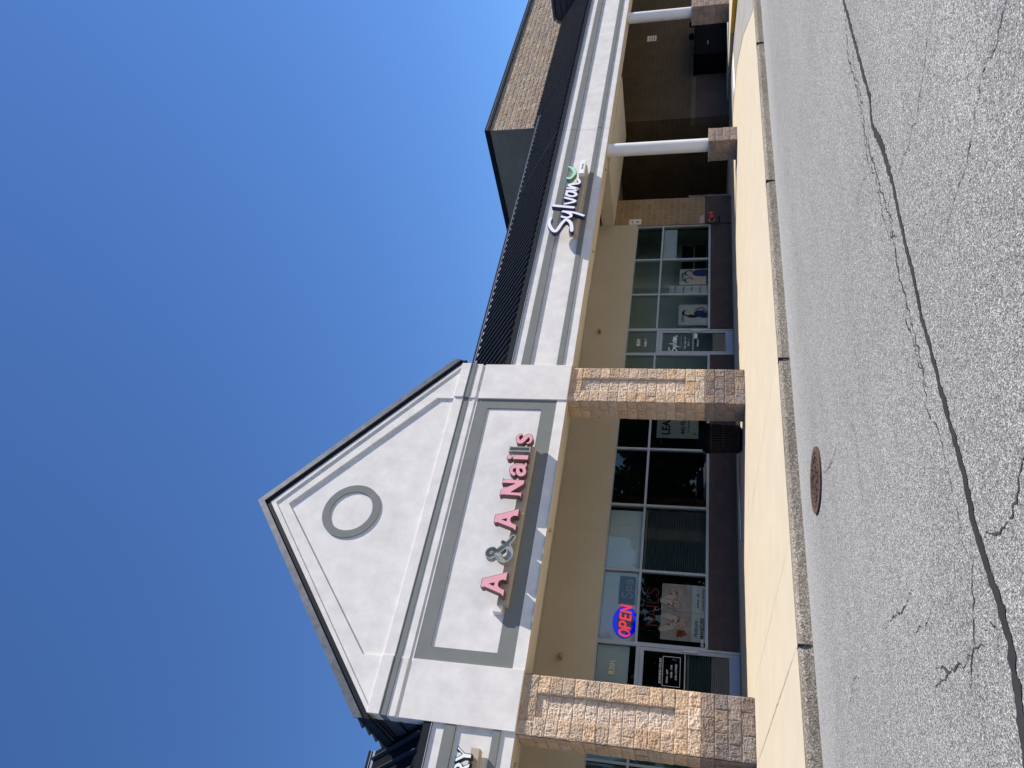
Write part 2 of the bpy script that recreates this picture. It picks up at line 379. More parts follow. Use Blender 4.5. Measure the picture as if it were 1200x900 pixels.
# --- split-face block faces: every block is a rough pillow of its own within the pillar's mesh
def rough_block(mb, P, ux, uz, nrm, w, h, seed, cell=0.018, amp=0.0145, joint=0.0035):
    nu = max(2, int(w/cell)); nv = max(2, int(h/cell)); vs = []
    P = Vector(P); ux = Vector(ux); uz = Vector(uz); nrm = Vector(nrm)
    tilt_u = random.uniform(-1, 1)*0.006; tilt_v = random.uniform(-1, 1)*0.006; lift = random.uniform(0, 0.007)
    for j in range(nv+1):
        for i in range(nu+1):
            a = joint+(w-2*joint)*i/nu; b = joint+(h-2*joint)*j/nv
            e = min(i, nu-i)/(nu*0.5); g = min(j, nv-j)/(nv*0.5); edge = min(e*w*0.5, g*h*0.5)
            q = P+ux*a+uz*b
            d = noise.noise(q*10+Vector((seed, 0, 0)))*amp*0.7+noise.noise(q*27+Vector((0, seed, 0)))*amp*0.7+noise.noise(q*55)*amp*1.0
            k = min(1.0, edge/0.010)
            d = (d+0.012+lift+tilt_u*(a/w-0.5)*2+tilt_v*(b/h-0.5)*2)*(0.55+0.45*k)-(1-k)*0.001
            vs.append(q+nrm*d)
    fs = [(j*(nu+1)+i, j*(nu+1)+i+1, (j+1)*(nu+1)+i+1, (j+1)*(nu+1)+i) for j in range(nv) for i in range(nu)]
    mb.add(vs, fs)
def tintc(lo=0.82, hi=1.16, warm=0.06):
    k = random.uniform(lo, hi); w = random.uniform(-warm, warm)
    return (k*(1+w), k, k*(1-w*1.4))
def course_cuts(w, i):
    if w < 0.5: return [(0, w)] if i % 4 else [(0, w*0.5), (w*0.5, w)]
    a = [0.0, 0.25, 0.65, w] if i % 2 else [0.0, 0.42, 0.80, w]
    return [(p, q) for p, q in zip(a[:-1], a[1:]) if q > p+0.02]

# ------------------------------------------------------------------ numbers of the place (metres; the eye of the camera is the origin)
ROAD = -1.2; KERB_Y = 8.5; KERB_TOP = -1.06
WALL = 17.24; GF = 14.05; CF = 14.10; ZB = 3.10            # shop wall, gable face, canopy face, underside of the canopy
def walk(y): return -0.92-0.0161*(17.24-y)

# ================================================================== ground
road = struct(MB().add([(-400,-400,ROAD),(400,-400,ROAD),(400,KERB_Y-0.02,ROAD),(-400,KERB_Y-0.02,ROAD)], [(0,1,2,3)]).build('road', M['asphalt']))
struct(MB().add([(-600,-600,ROAD-0.3),(600,-600,ROAD-0.3),(600,600,ROAD-0.3),(-600,600,ROAD-0.3)], [(0,1,2,3)]).build('ground', M['grass']))
sw = MB()
xs = [-60, 60]
sw.add([(-60,KERB_Y+0.15,KERB_TOP),(60,KERB_Y+0.15,KERB_TOP),(60,30,walk(17.24)),(60,WALL+0.3,walk(17.24)),(-60,WALL+0.3,walk(17.24)),(-60,30,walk(17.24))],
       [(0,1,3,4),(4,3,2,5)])
sidewalk = struct(sw.build('sidewalk', M['concrete']))
kb = MB(); nseg = 700; x0, x1 = -12.0, 44.0
rows = []
for i in range(nseg+1):
    x = x0+(x1-x0)*i/nseg
    n1 = noise.noise(Vector((x*2.3, 3, 0))); n2 = noise.noise(Vector((x*11, 7, 0)))
    base = ROAD-0.05
    yb = KERB_Y-0.012*n1
    rows.append([(x, yb-0.02, base), (x, yb-0.006+0.006*n2, -1.165), (x, yb+0.004*n2, -1.10), (x, yb+0.015+0.006*n2, KERB_TOP-0.018+0.008*n1),
                 (x, yb+0.035+0.012*n2, KERB_TOP-0.002+0.004*n2), (x, KERB_Y+0.10+0.02*n1+0.014*n2, KERB_TOP+0.003), (x, KERB_Y+0.16, KERB_TOP-0.02)])
vs = [p for r in rows for p in r]; m_ = len(rows[0])
kb.add(vs, [(i*m_+j, (i+1)*m_+j, (i+1)*m_+j+1, i*m_+j+1) for i in range(nseg) for j in range(m_-1)])
kerb = struct(kb.build('kerb', M['kerb']))
kj = MB()
for x in (-4.8, -0.6, 3.57, 7.72, 11.92, 16.9, 21.0):
    for k in range(7):
        w = 0.003+0.004*random.random()
        zz = -1.19+k*0.0205
        kj.box(x-w+0.004*random.uniform(-1,1), x+w, KERB_Y-0.021, KERB_Y+0.02, zz, zz+0.0212)
    kj.box(x-0.005, x+0.005, KERB_Y-0.01, KERB_Y+0.12, KERB_TOP-0.01, KERB_TOP+0.010)
kj.build('kerb_joint', M['joint'], kerb)

def ribbon(mb, pts, w, z, jag=0.012, step=0.03, wj=0.6, seed=0, zfun=None):
    P = []
    for a, b in zip(pts[:-1], pts[1:]):
        n = max(1, int(math.hypot(b[0]-a[0], b[1]-a[1])/step))
        for i in range(n):
            t = i/n; P.append([a[d]+(b[d]-a[d])*t for d in range(len(a))])
    P.append(list(pts[-1])); vs = []; n = len(P)
    for i, p in enumerate(P):
        a = P[max(0, i-1)]; b = P[min(n-1, i+1)]
        dx, dy = b[0]-a[0], b[1]-a[1]; l = math.hypot(dx, dy)+1e-9; nx, ny = -dy/l, dx/l
        q = Vector((p[0]*3.1+seed, p[1]*3.1, seed))
        o = noise.noise(q*3)*jag+noise.noise(q*11)*jag*0.6
        ww = (p[2]*1.6 if len(p) > 2 else w*(0.75+0.85*abs(dx)/l))*(1+wj*noise.noise(q*7))*0.5
        if len(p) == 2: ww *= min(1, 0.25+4*min(i, n-1-i)/n)
        for s in (-1, 1):
            x, y = p[0]+nx*(o+s*ww), p[1]+ny*(o+s*ww)
            vs.append((x, y, zfun(y) if zfun else z))
    mb.add(vs, [(2*i, 2*i+2, 2*i+3, 2*i+1) for i in range(n-1)])
TAR = [[11.5,3.42,0.03],[9.2,3.47,0.026],[7.51,3.444,0.026],[6.611,3.413,0.03],[5.726,3.374,0.028],[5.473,3.457,0.027],[5.08,3.363,0.042],[4.571,3.33,0.03],[4.207,3.358,0.026],[3.753,3.35,0.027],[3.384,3.376,0.026],[2.971,3.351,0.027],[2.617,3.341,0.028],[2.585,3.338,0.031],[2.296,3.31,0.034],[2.009,3.337,0.037],[1.846,3.313,0.04],[1.651,3.271,0.04],[1.47,3.26,0.042],[1.303,3.295,0.045],[1.15,3.345,0.042],[1.029,3.396,0.038],[-0.5,3.38,0.04],[-3,3.4,0.04]]
mb = MB(); ribbon(mb, TAR[::-1], 0.03, ROAD+0.004, 0.014, 0.015, 0.6, 3)
mb.build('tar_seam', M['tar'], road)
CR = {'c1': [[4.562, 2.141], [4.568, 2.338], [4.492, 2.479], [4.41, 2.726], [4.442, 2.967], [4.513, 3.204], [4.5, 3.33]], 'c2': [[3.3,1.2],[3.541, 1.708], [3.501, 1.839], [3.559, 2.031], [3.485, 2.221], [3.43, 2.386], [3.421, 2.568], [3.465, 2.77]],
 'c3': [[9.5,3.5],[7.387, 3.473], [6.845, 3.636], [6.172, 3.609], [5.79, 3.652], [5.372, 3.633], [4.822, 3.554], [4.409, 3.517], [4.132, 3.565], [3.826, 3.569], [3.483, 3.553], [3.171, 3.538], [2.922, 3.609], [2.667, 3.51], [2.456, 3.512], [2.258, 3.514], [2.072, 3.516], [1.951, 3.51]],
 'c3d': [[6.9,3.5],[6.3,3.55],[5.9,3.57],[5.5,3.72],[5.1,3.62],[4.7,3.65],[4.3,3.62]], 'c3e': [[5.6,3.5],[5.45,3.62],[5.3,3.64],[5.2,3.5]], 'c3f': [[4.6,3.38],[4.5,3.5],[4.35,3.56],[4.2,3.42]], 'c3g': [[4.0,3.45],[3.7,3.62],[3.3,3.6],[2.9,3.5]],
 'c3b': [[5.343, 3.758], [5.502, 4.092], [5.507, 4.283]], 'c4': [[1.9,2.4],[1.944, 2.737], [1.853, 2.864], [1.834, 2.975], [1.853, 3.114], [1.922, 3.284]],
 'c5': [[1.968, 3.4], [1.852, 3.502], [1.684, 3.607], [1.591, 3.722], [1.48, 3.84]], 'c6': [[1.591, 3.722], [1.592, 3.852], [1.658, 4.084], [1.755, 4.288]], 'c6b': [[1.655, 4.05], [1.636, 4.177], [1.68, 4.4]], 'c6c': [[1.595, 3.688], [1.565, 3.531]],
 'c7': [[2.243, 4.472], [2.277, 4.828], [2.396, 5.24]], 'c8': [[1.999, 4.187], [1.994, 4.369], [2.058, 4.612]], 'c9': [[1.575, 3.357], [1.642, 3.53]], 'c10': [[2.496, 6.265], [2.43, 6.556], [2.407, 6.832]], 'mh': [[4.491, 6.005], [4.417, 6.168], [4.504, 6.458], [4.672, 6.852]],
 'c11': [[3.3,5.4],[3.9,5.3],[4.7,5.45]], 'c12': [[1.62,6.6],[1.6,6.72]]}
WID = dict(c1=0.006, c2=0.007, c3=0.0065, c3d=0.005, c3e=0.005, c3f=0.005, c3g=0.004, c3b=0.004, c4=0.010, c5=0.006, c6=0.011, c6b=0.007, c6c=0.006, c7=0.009, c8=0.006, c9=0.005, c10=0.005, mh=0.008, c11=0.003, c12=0.02)
for i, (k, p) in enumerate(CR.items()):
    mb = MB(); ribbon(mb, p, WID[k], ROAD+0.003+0.00001*i, 0.04, 0.016, 1.6, i*1.7)
    mb.build('road_crack', M['crack'], road)
mb = MB()
wz = lambda y: walk(y)+0.003+(0.0 if y > 8.66 else -0.02)
for x, xe, w in ((3.62, 3.80, 0.012), (4.95, 5.04, 0.006), (8.03, 8.30, 0.007), (-0.6, -0.6, 0.009), (12.2, 12.2, 0.007), (16.4, 16.4, 0.007), (20.6, 20.6, 0.007)):
    ribbon(mb, [(x, 8.68), (x+(xe-x)*0.4, 10.8), (xe, 13.9)], w, 0, 0.012, 0.12, 0.5, x, wz)
    mb.add([], [])
for x in (-0.6, 3.8, 8.3, 12.2, 16.4, 20.6):
    ribbon(mb, [(x, 15.2), (x, 17.2)], 0.008, 0, 0.0, 0.3, 0.2, x, wz)
mb.build('walk_joint', M['joint'], sidewalk)

# ramp, flare and raised walk in front of the brick store
rz = lambda y: walk(y)+0.005
mb = MB(); mb.add([(19.0,8.72,rz(8.72)),(44,8.72,rz(8.72)),(44,17.2,rz(17.2)),(26.0,17.2,rz(17.2)),(25.9,15.4,rz(15.4)),(25.3,13.5,rz(13.5)),(22.6,11.1,rz(11.1))], [(0,1,2,3,4,5,6)])
struct(mb.build('access_ramp', M['ramp']))
mb = MB(); mb.add([(25.55,14.15,rz(14.15)+0.004),(28.5,14.55,rz(14.5)+0.004),(28.45,14.95,rz(14.9)+0.004),(25.75,14.75,rz(14.75)+0.004)], [(0,1,2,3)])
struct(mb.build('ramp_flare_lit', M['lit_flare']))  # lit side of the ramp flare, sunlight put into its colour
poly = [(27.1,11.6),(28.55,13.9),(29.35,16.3),(29.5,17.1),(60,17.1),(60,11.6)]
struct(MB().slab(poly, -1.3, -0.83).build('raised_walk', M['concrete']))
def wallstrip(a, b, z0, z1, off):
    a = Vector((*a, 0)); b = Vector((*b, 0)); d = (b-a).normalized(); n = Vector((-d.y, d.x, 0))*off
    mb = MB(); p = [a+n, b+n, b, a]
    return mb.slab([(q.x, q.y) for q in p], z0, z1)
o = wallstrip((27.1,11.6),(28.52,13.86), -1.25, -0.832, 0.012); struct(o.build('raised_walk_yellow_edge', M['yellow']))
mb = wallstrip((28.53,13.87),(29.35,16.3), -1.25, -0.833, 0.012); mb.add(*(lambda m: (m.v, m.f))(wallstrip((29.35,16.31),(29.5,17.1), -1.25, -0.833, 0.012)))
struct(mb.build('raised_walk_bare_edge', M['kerbshade']))

# ================================================================== the gabled shop building
shop = thing('shop_building', 'pale stucco shop building with a grey banded gable above tan stone pillars', 'building', (8.2, 17.24, -0.92))

def gable(parent, x0, x1, full=True):
    """gabled front between x0 and x1: pilasters, framed panel, cornice, ring, rake roof, clad sides"""
    w = x1-x0; cx = (x0+x1)/2; g = GF; m = (9.62-5.89)/(cx-x0) if full else 0.862
    ap = 5.89+m*(cx-x0)
    # field of the gable, then the raised rake border and the thin outer fascia
    MB().prism_y([(x0+0.02,5.60),(x1-0.02,5.60),(x1-0.02,5.87),(cx,ap-0.02),(x0+0.02,5.87)], g+0.05, g+0.32).build('gable_wall', M['stucco'], parent)
    ix0, ix1 = x0+1.08, x1-1.12; it = 9.17
    out = [(x0,5.90),(cx,ap),(x1,5.90)]
    inn = [(ix0,5.905),(ix0,5.905+0.43),(cx,it),(ix1,5.905+0.43),(ix1,5.905)]
    mb = MB()
    mb.prism_y([(x0,5.905),inn[0],inn[1],inn[2],(cx,ap)], g, g+0.06)
    mb.prism_y([(cx,ap),inn[2],inn[3],inn[4],(x1,5.905)], g, g+0.06)
    mb.build('gable_border', M['stucco'], parent)
    mb = MB(); k = 0.135
    mb.prism_y([(x0,5.90),(x0+k*0.9,5.907),(cx,ap-k),(cx,ap)], g-0.03, g+0.005)
    mb.prism_y([(x1,5.90),(x1-k*0.9,5.907),(cx,ap-k),(cx,ap)], g-0.03, g+0.005)
    mb.build('rake_fascia', M['stucco'], parent)
    # ring
    if full:
        mb = MB(); n = 72; c = (8.09, 7.60); vs = []
        for i in range(n):
            a = 2*math.pi*i/n
            for r, y in ((0.50, g+0.06), (0.50, g+0.022), (0.675, g+0.022), (0.675, g+0.06)):
                vs.append((c[0]+r*math.cos(a), y, c[1]+r*math.sin(a)))
        mb.add(vs, [(4*i+k, 4*((i+1)%n)+k, 4*((i+1)%n)+k+1, 4*i+k+1) for i in range(n) for k in range(3)])
        mb.build('ring_ornament', M['grey'], parent)
    # cornice, in three bands, standing out a little more over the two pilasters
    pl, pr = x0+1.10, x1-1.10
    mb = MB()
    mb.box(x0,pl,g-0.05,g+0.30,5.665,5.905); mb.box(pr,x1,g-0.05,g+0.30,5.665,5.905); mb.box(pl,pr,g-0.015,g+0.30,5.665,5.905)
    mb.box(x0,pl,g-0.01,g+0.30,5.36,5.53); mb.box(pr,x1,g-0.01,g+0.30,5.36,5.53); mb.box(pl,pr,g+0.015,g+0.30,5.36,5.53)
    mb.build('cornice', M['stucco'], parent, bevel=0.008)
    mb = MB(); mb.box(x0+0.003,pl-0.002,g-0.03,g+0.28,5.53,5.665); mb.box(pr+0.002,x1-0.003,g-0.03,g+0.28,5.53,5.665); mb.box(pl-0.002,pr+0.002,g+0.002,g+0.28,5.53,5.665)
    mb.build('cornice_band', M['grey'], parent)
    # pilasters and the panel between them
    mb = MB(); mb.box(x0,pl,g,g+0.30,ZB,5.29); mb.box(pr,x1,g,g+0.30,ZB,5.29)
    mb.box(x0+0.004,x1-0.004,g+0.035,g+0.29,5.29,5.36)
    mb.build('pilaster', M['stucco'], parent, bevel=0.006)
    zf0, zf1 = 3.335, 5.285
    mb = MB(); mb.box(pl,pr,g+0.03,g+0.30,ZB+0.002,zf0); mb.build('lower_band', M['stucco'], parent)
    fw = 0.275
    mb = MB(); mb.box(pl,pr,g+0.04,g+0.28,zf1-fw,zf1); mb.box(pl,pr,g+0.04,g+0.28,zf0+0.002,zf0+fw+0.07)
    mb.box(pl,pl+fw,g+0.04,g+0.28,zf0+fw+0.07,zf1-fw); mb.box(pr-fw,pr,g+0.04,g+0.28,zf0+fw+0.07,zf1-fw)
    mb.build('panel_frame', M['grey'], parent)
    box('sign_panel', M['stucco'], parent, pl+fw,pr-fw,g+0.065,g+0.28,zf0+fw+0.07,zf1-fw)
    # roof slabs with an overhanging rake and seams that show at the eaves
    t = 0.27; oh = 0.10; yb = 22.0
    for s, xe in ((-1, x0), (1, x1)):
        e = (xe+s*oh, 5.90-m*oh)
        MB().prism_y([e, (cx, ap+0.005), (cx, ap+0.005+t), (e[0], e[1]+t)], g-0.035, yb).build('gable_roof', M['navy'], parent)
        mb = MB(); mb.prism_y([(e[0],e[1]+0.14), (cx, ap+0.14), (cx, ap+t+0.04), (e[0]+s*0.02, e[1]+t+0.04)], g-0.075, g-0.037)
        mb.build('rake_trim', M['rake'], parent)
        mb = MB(); y = g+0.35
        while y < yb:
            d = Vector((cx-e[0], 0, ap-e[1])).normalized(); nn = Vector((-d.z, 0, d.x)); nn = nn if nn.z > 0 else -nn
            a = Vector((e[0], y, e[1]+t-0.02))-d*0.05
            p = [a, a+d*1.2, a+d*1.2+nn*0.05, a+nn*0.06]
            mb.prism_y([(q.x, q.z) for q in p], y-0.022, y+0.022); y += 0.42
        mb.build('roof_seam', M['navy'], parent)
        # clad cheek of the gable
        mb = MB(); xo = xe-s*0.02; z = 4.3
        while z < 5.90-0.03:
            z2 = min(z+0.36, 5.89)
            p = [(xo+s*0.035, z), (xo-s*0.05, z), (xo-s*0.05, z2), (xo, z2)]
            mb.prism_y(p, g+0.305, yb-0.2); z += 0.36
        mb.build('side_cladding', M['clad'], parent)
gable(shop, 3.85, 12.50)

def canopy(parent, x0, x1, roof_x1=None, seed=0):
    rx1 = roof_x1 or x1
    mb = MB(); mb.box(x0,x1,CF,CF+0.30,ZB,3.352); mb.box(x0,x1,CF+0.012,CF+0.30,3.498,4.185); mb.box(x0,x1,CF,CF+0.30,4.402,4.635)
    mb.build('canopy_fascia', M['stucco'], parent)
    mb = MB(); mb.box(x0+0.002,x1-0.002,CF-0.035,CF+0.28,3.352,3.498); mb.box(x0+0.002,x1-0.002,CF-0.035,CF+0.28,4.185,4.402)
    mb.build('fascia_band', M['grey'], parent, bevel=0.006)
    mb = MB(); mb.box(x0,x1,CF-0.03,CF+0.10,4.638,4.80); mb.build('eave_flashing', M['navy'], parent)
    mb = MB(); mb.box(x0,x1,CF-0.037,CF-0.031,4.64,4.652); mb.build('drip_edge', M['flash'], parent)
def mansard(parent, x0, x1, y1=16.7, parapet=True, slope=35.0):
    s = math.tan(R(slope)); y0 = CF+0.02; z0 = 4.79; z1 = z0+(y1-y0)*s
    mb = MB(); mb.prism_x([(y0,z0),(y1,z1),(y1,z0)], x0, x1)
    x = x0+0.08; nn = Vector((0, -math.sin(R(slope)), math.cos(R(slope))))
    while x < x1:
        a = Vector((x, y0+0.03, z0+0.03*s)); b = Vector((x, y1-0.01, z1-0.01*s)); h = nn*0.075
        vs = []
        for p in (a, b):
            vs += [p+Vector((-0.032,0,0)), p+h+Vector((-0.011,0,0)), p+h+Vector((0.011,0,0)), p+Vector((0.032,0,0))]
        mb.add(vs, [(0,4,5,1),(1,5,6,2),(2,6,7,3),(0,1,2,3),(7,6,5,4)]); x += 0.30
    o = mb.build('ribbed_roof', M['roofdark'], parent); o.data.materials.append(M['ribs_lit'])
    for p in o.data.polygons[5:]: p.material_index = 1
    if parapet:
        box('parapet', M['navy'], parent, x0, x1, y1+0.02, y1+0.22, z1-0.1, 6.68)
        mb = MB(); mb.box(x0, x1, y1-0.04, y1+0.018, z1-0.012, z1+0.038); mb.build('parapet_flashing', M['flash'], parent)
        mb = MB(); mb.box(x0, x1, y1-0.005, y1+0.23, 6.682, 6.75); mb.build('parapet_coping', M['navy'], parent)
        mb = MB(); mb.box(x0, x1, y1-0.012, y1-0.006, 6.678, 6.69); mb.build('coping_drip', M['flash'], parent)
canopy(shop, 12.50, 23.125); mansard(shop, 12.52, 23.13)
canopy(shop, -12.0, 3.85); mansard(shop, -12.0, 3.84)
# beam over the pillars, ceiling and bulkhead above the shop windows
mb = MB(); mb.box(-12, 23.12, CF+0.31, 14.78, ZB+0.004, 3.60); mb.box(3.86, 12.49, GF+0.305, CF+0.309, ZB+0.006, 3.60)
mb.box(-12,3.84,CF+0.004,CF+0.309,ZB-0.006,ZB-0.002); mb.box(12.51,23.12,CF+0.004,CF+0.309,ZB-0.006,ZB-0.002); mb.box(3.86,12.49,GF+0.004,GF+0.304,ZB-0.006,ZB-0.002)
mb.build('canopy_beam', M['soffit'], shop)
for x, y in ((3.4,14.4),(8.05,14.35),(12.7,14.4),(17.2,14.4),(21.2,14.4)): MB().lathe([(0.035,0.0),(0.045,-0.03),(0.02,-0.055)], (x, y, ZB+0.002), 12).build('soffit_nub', M['brass'], shop)
box('canopy_ceiling', M['tan'], shop, -12, 21.95, 14.785, WALL-0.003, 3.56, 3.62)
box('bulkhead', M['tan'], shop, -12, 21.95, WALL, WALL+0.25, 2.25, 3.75)
box('brick_pier', M['pierbrick'], shop, 21.905, 23.40, WALL+0.004, WALL+0.30, -0.03, 3.07)
box('brick_pier_base', M['wains'], shop, 21.905, 23.403, WALL-0.02, WALL+0.30, -1.0, -0.033)
box('main_roof', M['navy'], shop, -12, 23.4, 16.93, 30, 5.5, 5.7)
mb = MB(); mb.box(23.2,23.40,WALL+0.305,30,-1.0,5.49); mb.box(-12,23.19,29.8,30,-1.0,5.49); mb.build('outer_wall', M['pierbrick'], shop)
box('breezeway_soffit', M['soffit'], shop, 21.96, 27.7, 14.785, 17.30, 3.07, 3.50)

# stone pillars
def pillar(parent, x0, x1, yf=14.13, yb=14.77):
    w = x1-x0; ch = 0.2225; z0 = -0.972; core = MB().box(x0+0.006,x1-0.006,yf+0.0605,yb-0.004,z0,ZB-0.001).build('stone_pillar', M['mortar'], parent)
    lo, hi = MB(), MB()
    edges = [z0+i*ch for i in range(5)]+[-0.082+0.2225*i for i in range(1, 14)]+[ZB-0.001]
    for c, (a, b) in enumerate(zip(edges[:-1], edges[1:])):
        tgt = lo if c < 4 else hi
        h = b-a
        if c < 6 or c == len(edges)-2:                     # plain courses
            for p, q in course_cuts(w, c):
                tgt.cur = tintc() if c != 4 else tuple(t*k for t, k in zip(tintc(), (1.16, 1.2, 1.25)))
                rough_block(tgt, (x0+p, yf, a), (1,0,0), (0,0,1), (0,-1,0), q-p, h, c*3.1+p*7+x0)
        else:                                               # raised border left and right of a sunk, paler panel
            bw = 0.325
            for p, q, d in ((0, bw, 0), (bw, w-bw, 0.06), (w-bw, w, 0)):
                for pp, qq in ([(p, q)] if (c*7+int(p*10)) % 9 else [(p, p+(q-p)*0.52), (p+(q-p)*0.52, q)]):
                    tgt.cur = tintc(0.86, 1.14) if d == 0 else tuple(t*k for t, k in zip(tintc(0.95, 1.06, 0.02), (1.13, 1.22, 1.36)))
                    rough_block(tgt, (x0+pp, yf+d, a), (1,0,0), (0,0,1), (0,-1,0), qq-pp, h, c*3.1+pp*7+x0)
        for p, q in (((0, 0.40), (0.40, yb-yf)) if c % 2 else ((0, 0.30), (0.30, yb-yf))):
            tgt.cur = tintc(0.9, 1.1)
            rough_block(tgt, (x0, yb-p, a), (0,-1,0), (0,0,1), (-1,0,0), q-p, h, c*1.3+p*5, 0.04, 0.010)
            tgt.cur = tintc(0.9, 1.1)
            rough_block(tgt, (x1, yf+p, a), (0,1,0), (0,0,1), (1,0,0), q-p, h, c*1.7+p*5, 0.05, 0.010)
    # cheeks of the sunk panel
    zb, zt = edges[6], edges[-2]; bw = 0.325
    hi.cur = (1.22, 1.27, 1.32)
    hi.box(x0+0.004, x0+bw-0.003, yf+0.001, yf+0.07, zb, zt); hi.box(x1-bw+0.003, x1-0.004, yf+0.001, yf+0.07, zb, zt)
    hi.box(x0+0.004, x1-0.004, yf+0.001, yf+0.07, edges[4]+0.01, zb-0.004); hi.box(x0+0.004, x1-0.004, yf+0.001, yf+0.07, zt+0.004, ZB-0.004); lo.cur = (1.3, 1.25, 1.2); lo.box(x0+0.004, x1-0.004, yf+0.001, yf+0.07, z0, edges[4]+0.006)
    hi.build('block_shaft', M['block'], core, tint=True); lo.build('block_base', M['blockdark'], core, tint=True)
pillar(shop, 3.84, 4.91); pillar(shop, 11.43, 12.47)

# interiors and shopfronts
def room(x0, x1, mat, depth=6.0):
    y0 = WALL+0.26; y1 = y0+depth
    mb = MB(); mb.box(x0,x1,y1,y1+0.1,-0.92,3.0); mb.box(x0,x0+0.08,y0,y1,-0.92,3.0); mb.box(x1-0.08,x1,y0,y1,-0.92,3.0); mb.box(x0,x1,y0,y1+0.1,3.0,3.1)
    mb.build('interior_wall', mat, shop)
    box('interior_floor', M['infloor'], shop, x0, x1, WALL-0.03, y1, -0.95, -0.905)
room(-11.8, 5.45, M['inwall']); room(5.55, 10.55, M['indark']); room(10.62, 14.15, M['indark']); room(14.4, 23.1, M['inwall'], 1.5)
SILL, TRAN, TOP = -0.225, 1.36, 2.25
FY0, FY1 = WALL+0.03, WALL+0.13
def window(x0, x1, gl='glass', sill=True):
    mb = MB(); f = 0.028
    mb.box(x0-f,x0+f,FY0,FY1,SILL,TOP); mb.box(x1-f,x1+f,FY0-0.0006,FY1-0.0006,SILL,TOP)
    mb.box(x0+f,x1-f,FY0,FY1,TRAN-f,TRAN+f); mb.box(x0+f,x1-f,FY0,FY1,TOP-0.03,TOP-0.001); mb.box(x0+f,x1-f,FY0-0.015,FY1,SILL-0.002,SILL+0.062)
    o = mb.build('window', M['alu'], shop)
    mb = MB(); y = WALL+0.08
    for a, b in ((SILL+0.06, TRAN-f), (TRAN+f, TOP-0.03)): mb.add([(x0+f,y,a),(x1-f,y,a),(x1-f,y,b),(x0+f,y,b)], [(0,1,2,3)])
    mb.build('pane', M[gl], o)
    box('stall_wall', M['wains'], shop, x0, x1, WALL+0.02, WALL+0.22, -1.0, SILL-0.003)
    return o
def door(x0, x1, gl='glass'):
    mb = MB(); f = 0.03
    mb.box(x0-f,x0+f,FY0,FY1,-0.92,TOP); mb.box(x1-f,x1+f,FY0-0.0006,FY1-0.0006,-0.92,TOP); mb.box(x0+f,x1-f,FY0,FY1,1.265,1.345); mb.box(x0+f,x1-f,FY0,FY1,TOP-0.03,TOP-0.001)
    fr = mb.build('door_frame', M['alu'], shop)
    mb = MB(); y = WALL+0.08; mb.add([(x0+f,y,1.345),(x1-f,y,1.345),(x1-f,y,TOP-0.03),(x0+f,y,TOP-0.03)], [(0,1,2,3)]); mb.build('transom_pane', M[gl], fr)
    a, b = x0+f+0.004, x1-f-0.004; st = 0.075
    mb = MB(); mb.box(a,a+st,FY0+0.01,FY1-0.03,-0.90,1.26); mb.box(b-st,b,FY0+0.01,FY1-0.03,-0.90,1.26); mb.box(a+st,b-st,FY0+0.01,FY1-0.03,1.17,1.26)
    mb.box(a+st,b-st,FY0+0.005,FY0+0.03,0.25,0.275)
    dr = mb.build('door', M['alu'], shop)
    box('kick_rail', M['alublue'], dr, a+st, b-st, FY0+0.01, FY1-0.03, -0.90, -0.68)
    mb = MB(); mb.add([(a+st,y-0.02,-0.68),(b-st,y-0.02,-0.68),(b-st,y-0.02,1.17),(a+st,y-0.02,1.17)], [(0,1,2,3)]); mb.build('door_pane', M[gl], dr)
    mb = MB(); hx = b-0.035
    for zz in (0.02, 0.30): mb.tube((hx, FY0+0.01, zz), (hx, FY0-0.06, zz), 0.013, n=10)
    mb.tube((hx, FY0-0.06, -0.01), (hx, FY0-0.06, 0.33), 0.016, n=10); mb.build('handle', M['chrome'], dr)
    return dr, fr
for a, b in zip((-10.5,-8.75,-7.0,-5.25,-3.5,-1.75,0.0,1.75,3.1), (-8.75,-7.0,-5.25,-3.5,-1.75,0.0,1.75,3.1,4.38)): window(a, b)
w_b = window(4.38, 5.35)
box('shop_pier', M['tan'], shop, 5.38, 5.84, WALL+0.012, WALL+0.24, -1.0, 2.249)
d1, fr1 = door(5.89, 6.92)
w1 = window(6.955, 8.75); w2 = window(8.755, 10.58); w3 = window(10.585, 12.36, 'glassdark'); w4 = window(12.365, 14.12, 'glassdark')
box('shop_pier', M['tan'], shop, 14.15, 14.38, WALL+0.012, WALL+0.24, -1.0, 2.249)
w5 = window(14.41, 15.82); d2, fr2 = door(15.86, 16.84); w6 = window(16.875, 18.43); w7 = window(18.435, 20.12); w8 = window(20.125, 21.865)
text('street_number', '8301', 6.37, WALL+0.070, 1.80, 0.17, M['gold'], fr1); text('street_number', 'F', 6.40, WALL+0.070, 1.63, 0.10, M['gold'], fr1)
text('street_number', '8301', 16.36, WALL+0.070, 1.83, 0.16, M['vinyl'], fr2); text('street_number', 'Suite 1', 16.34, WALL+0.070, 1.64, 0.11, M['vinyl'], fr2)
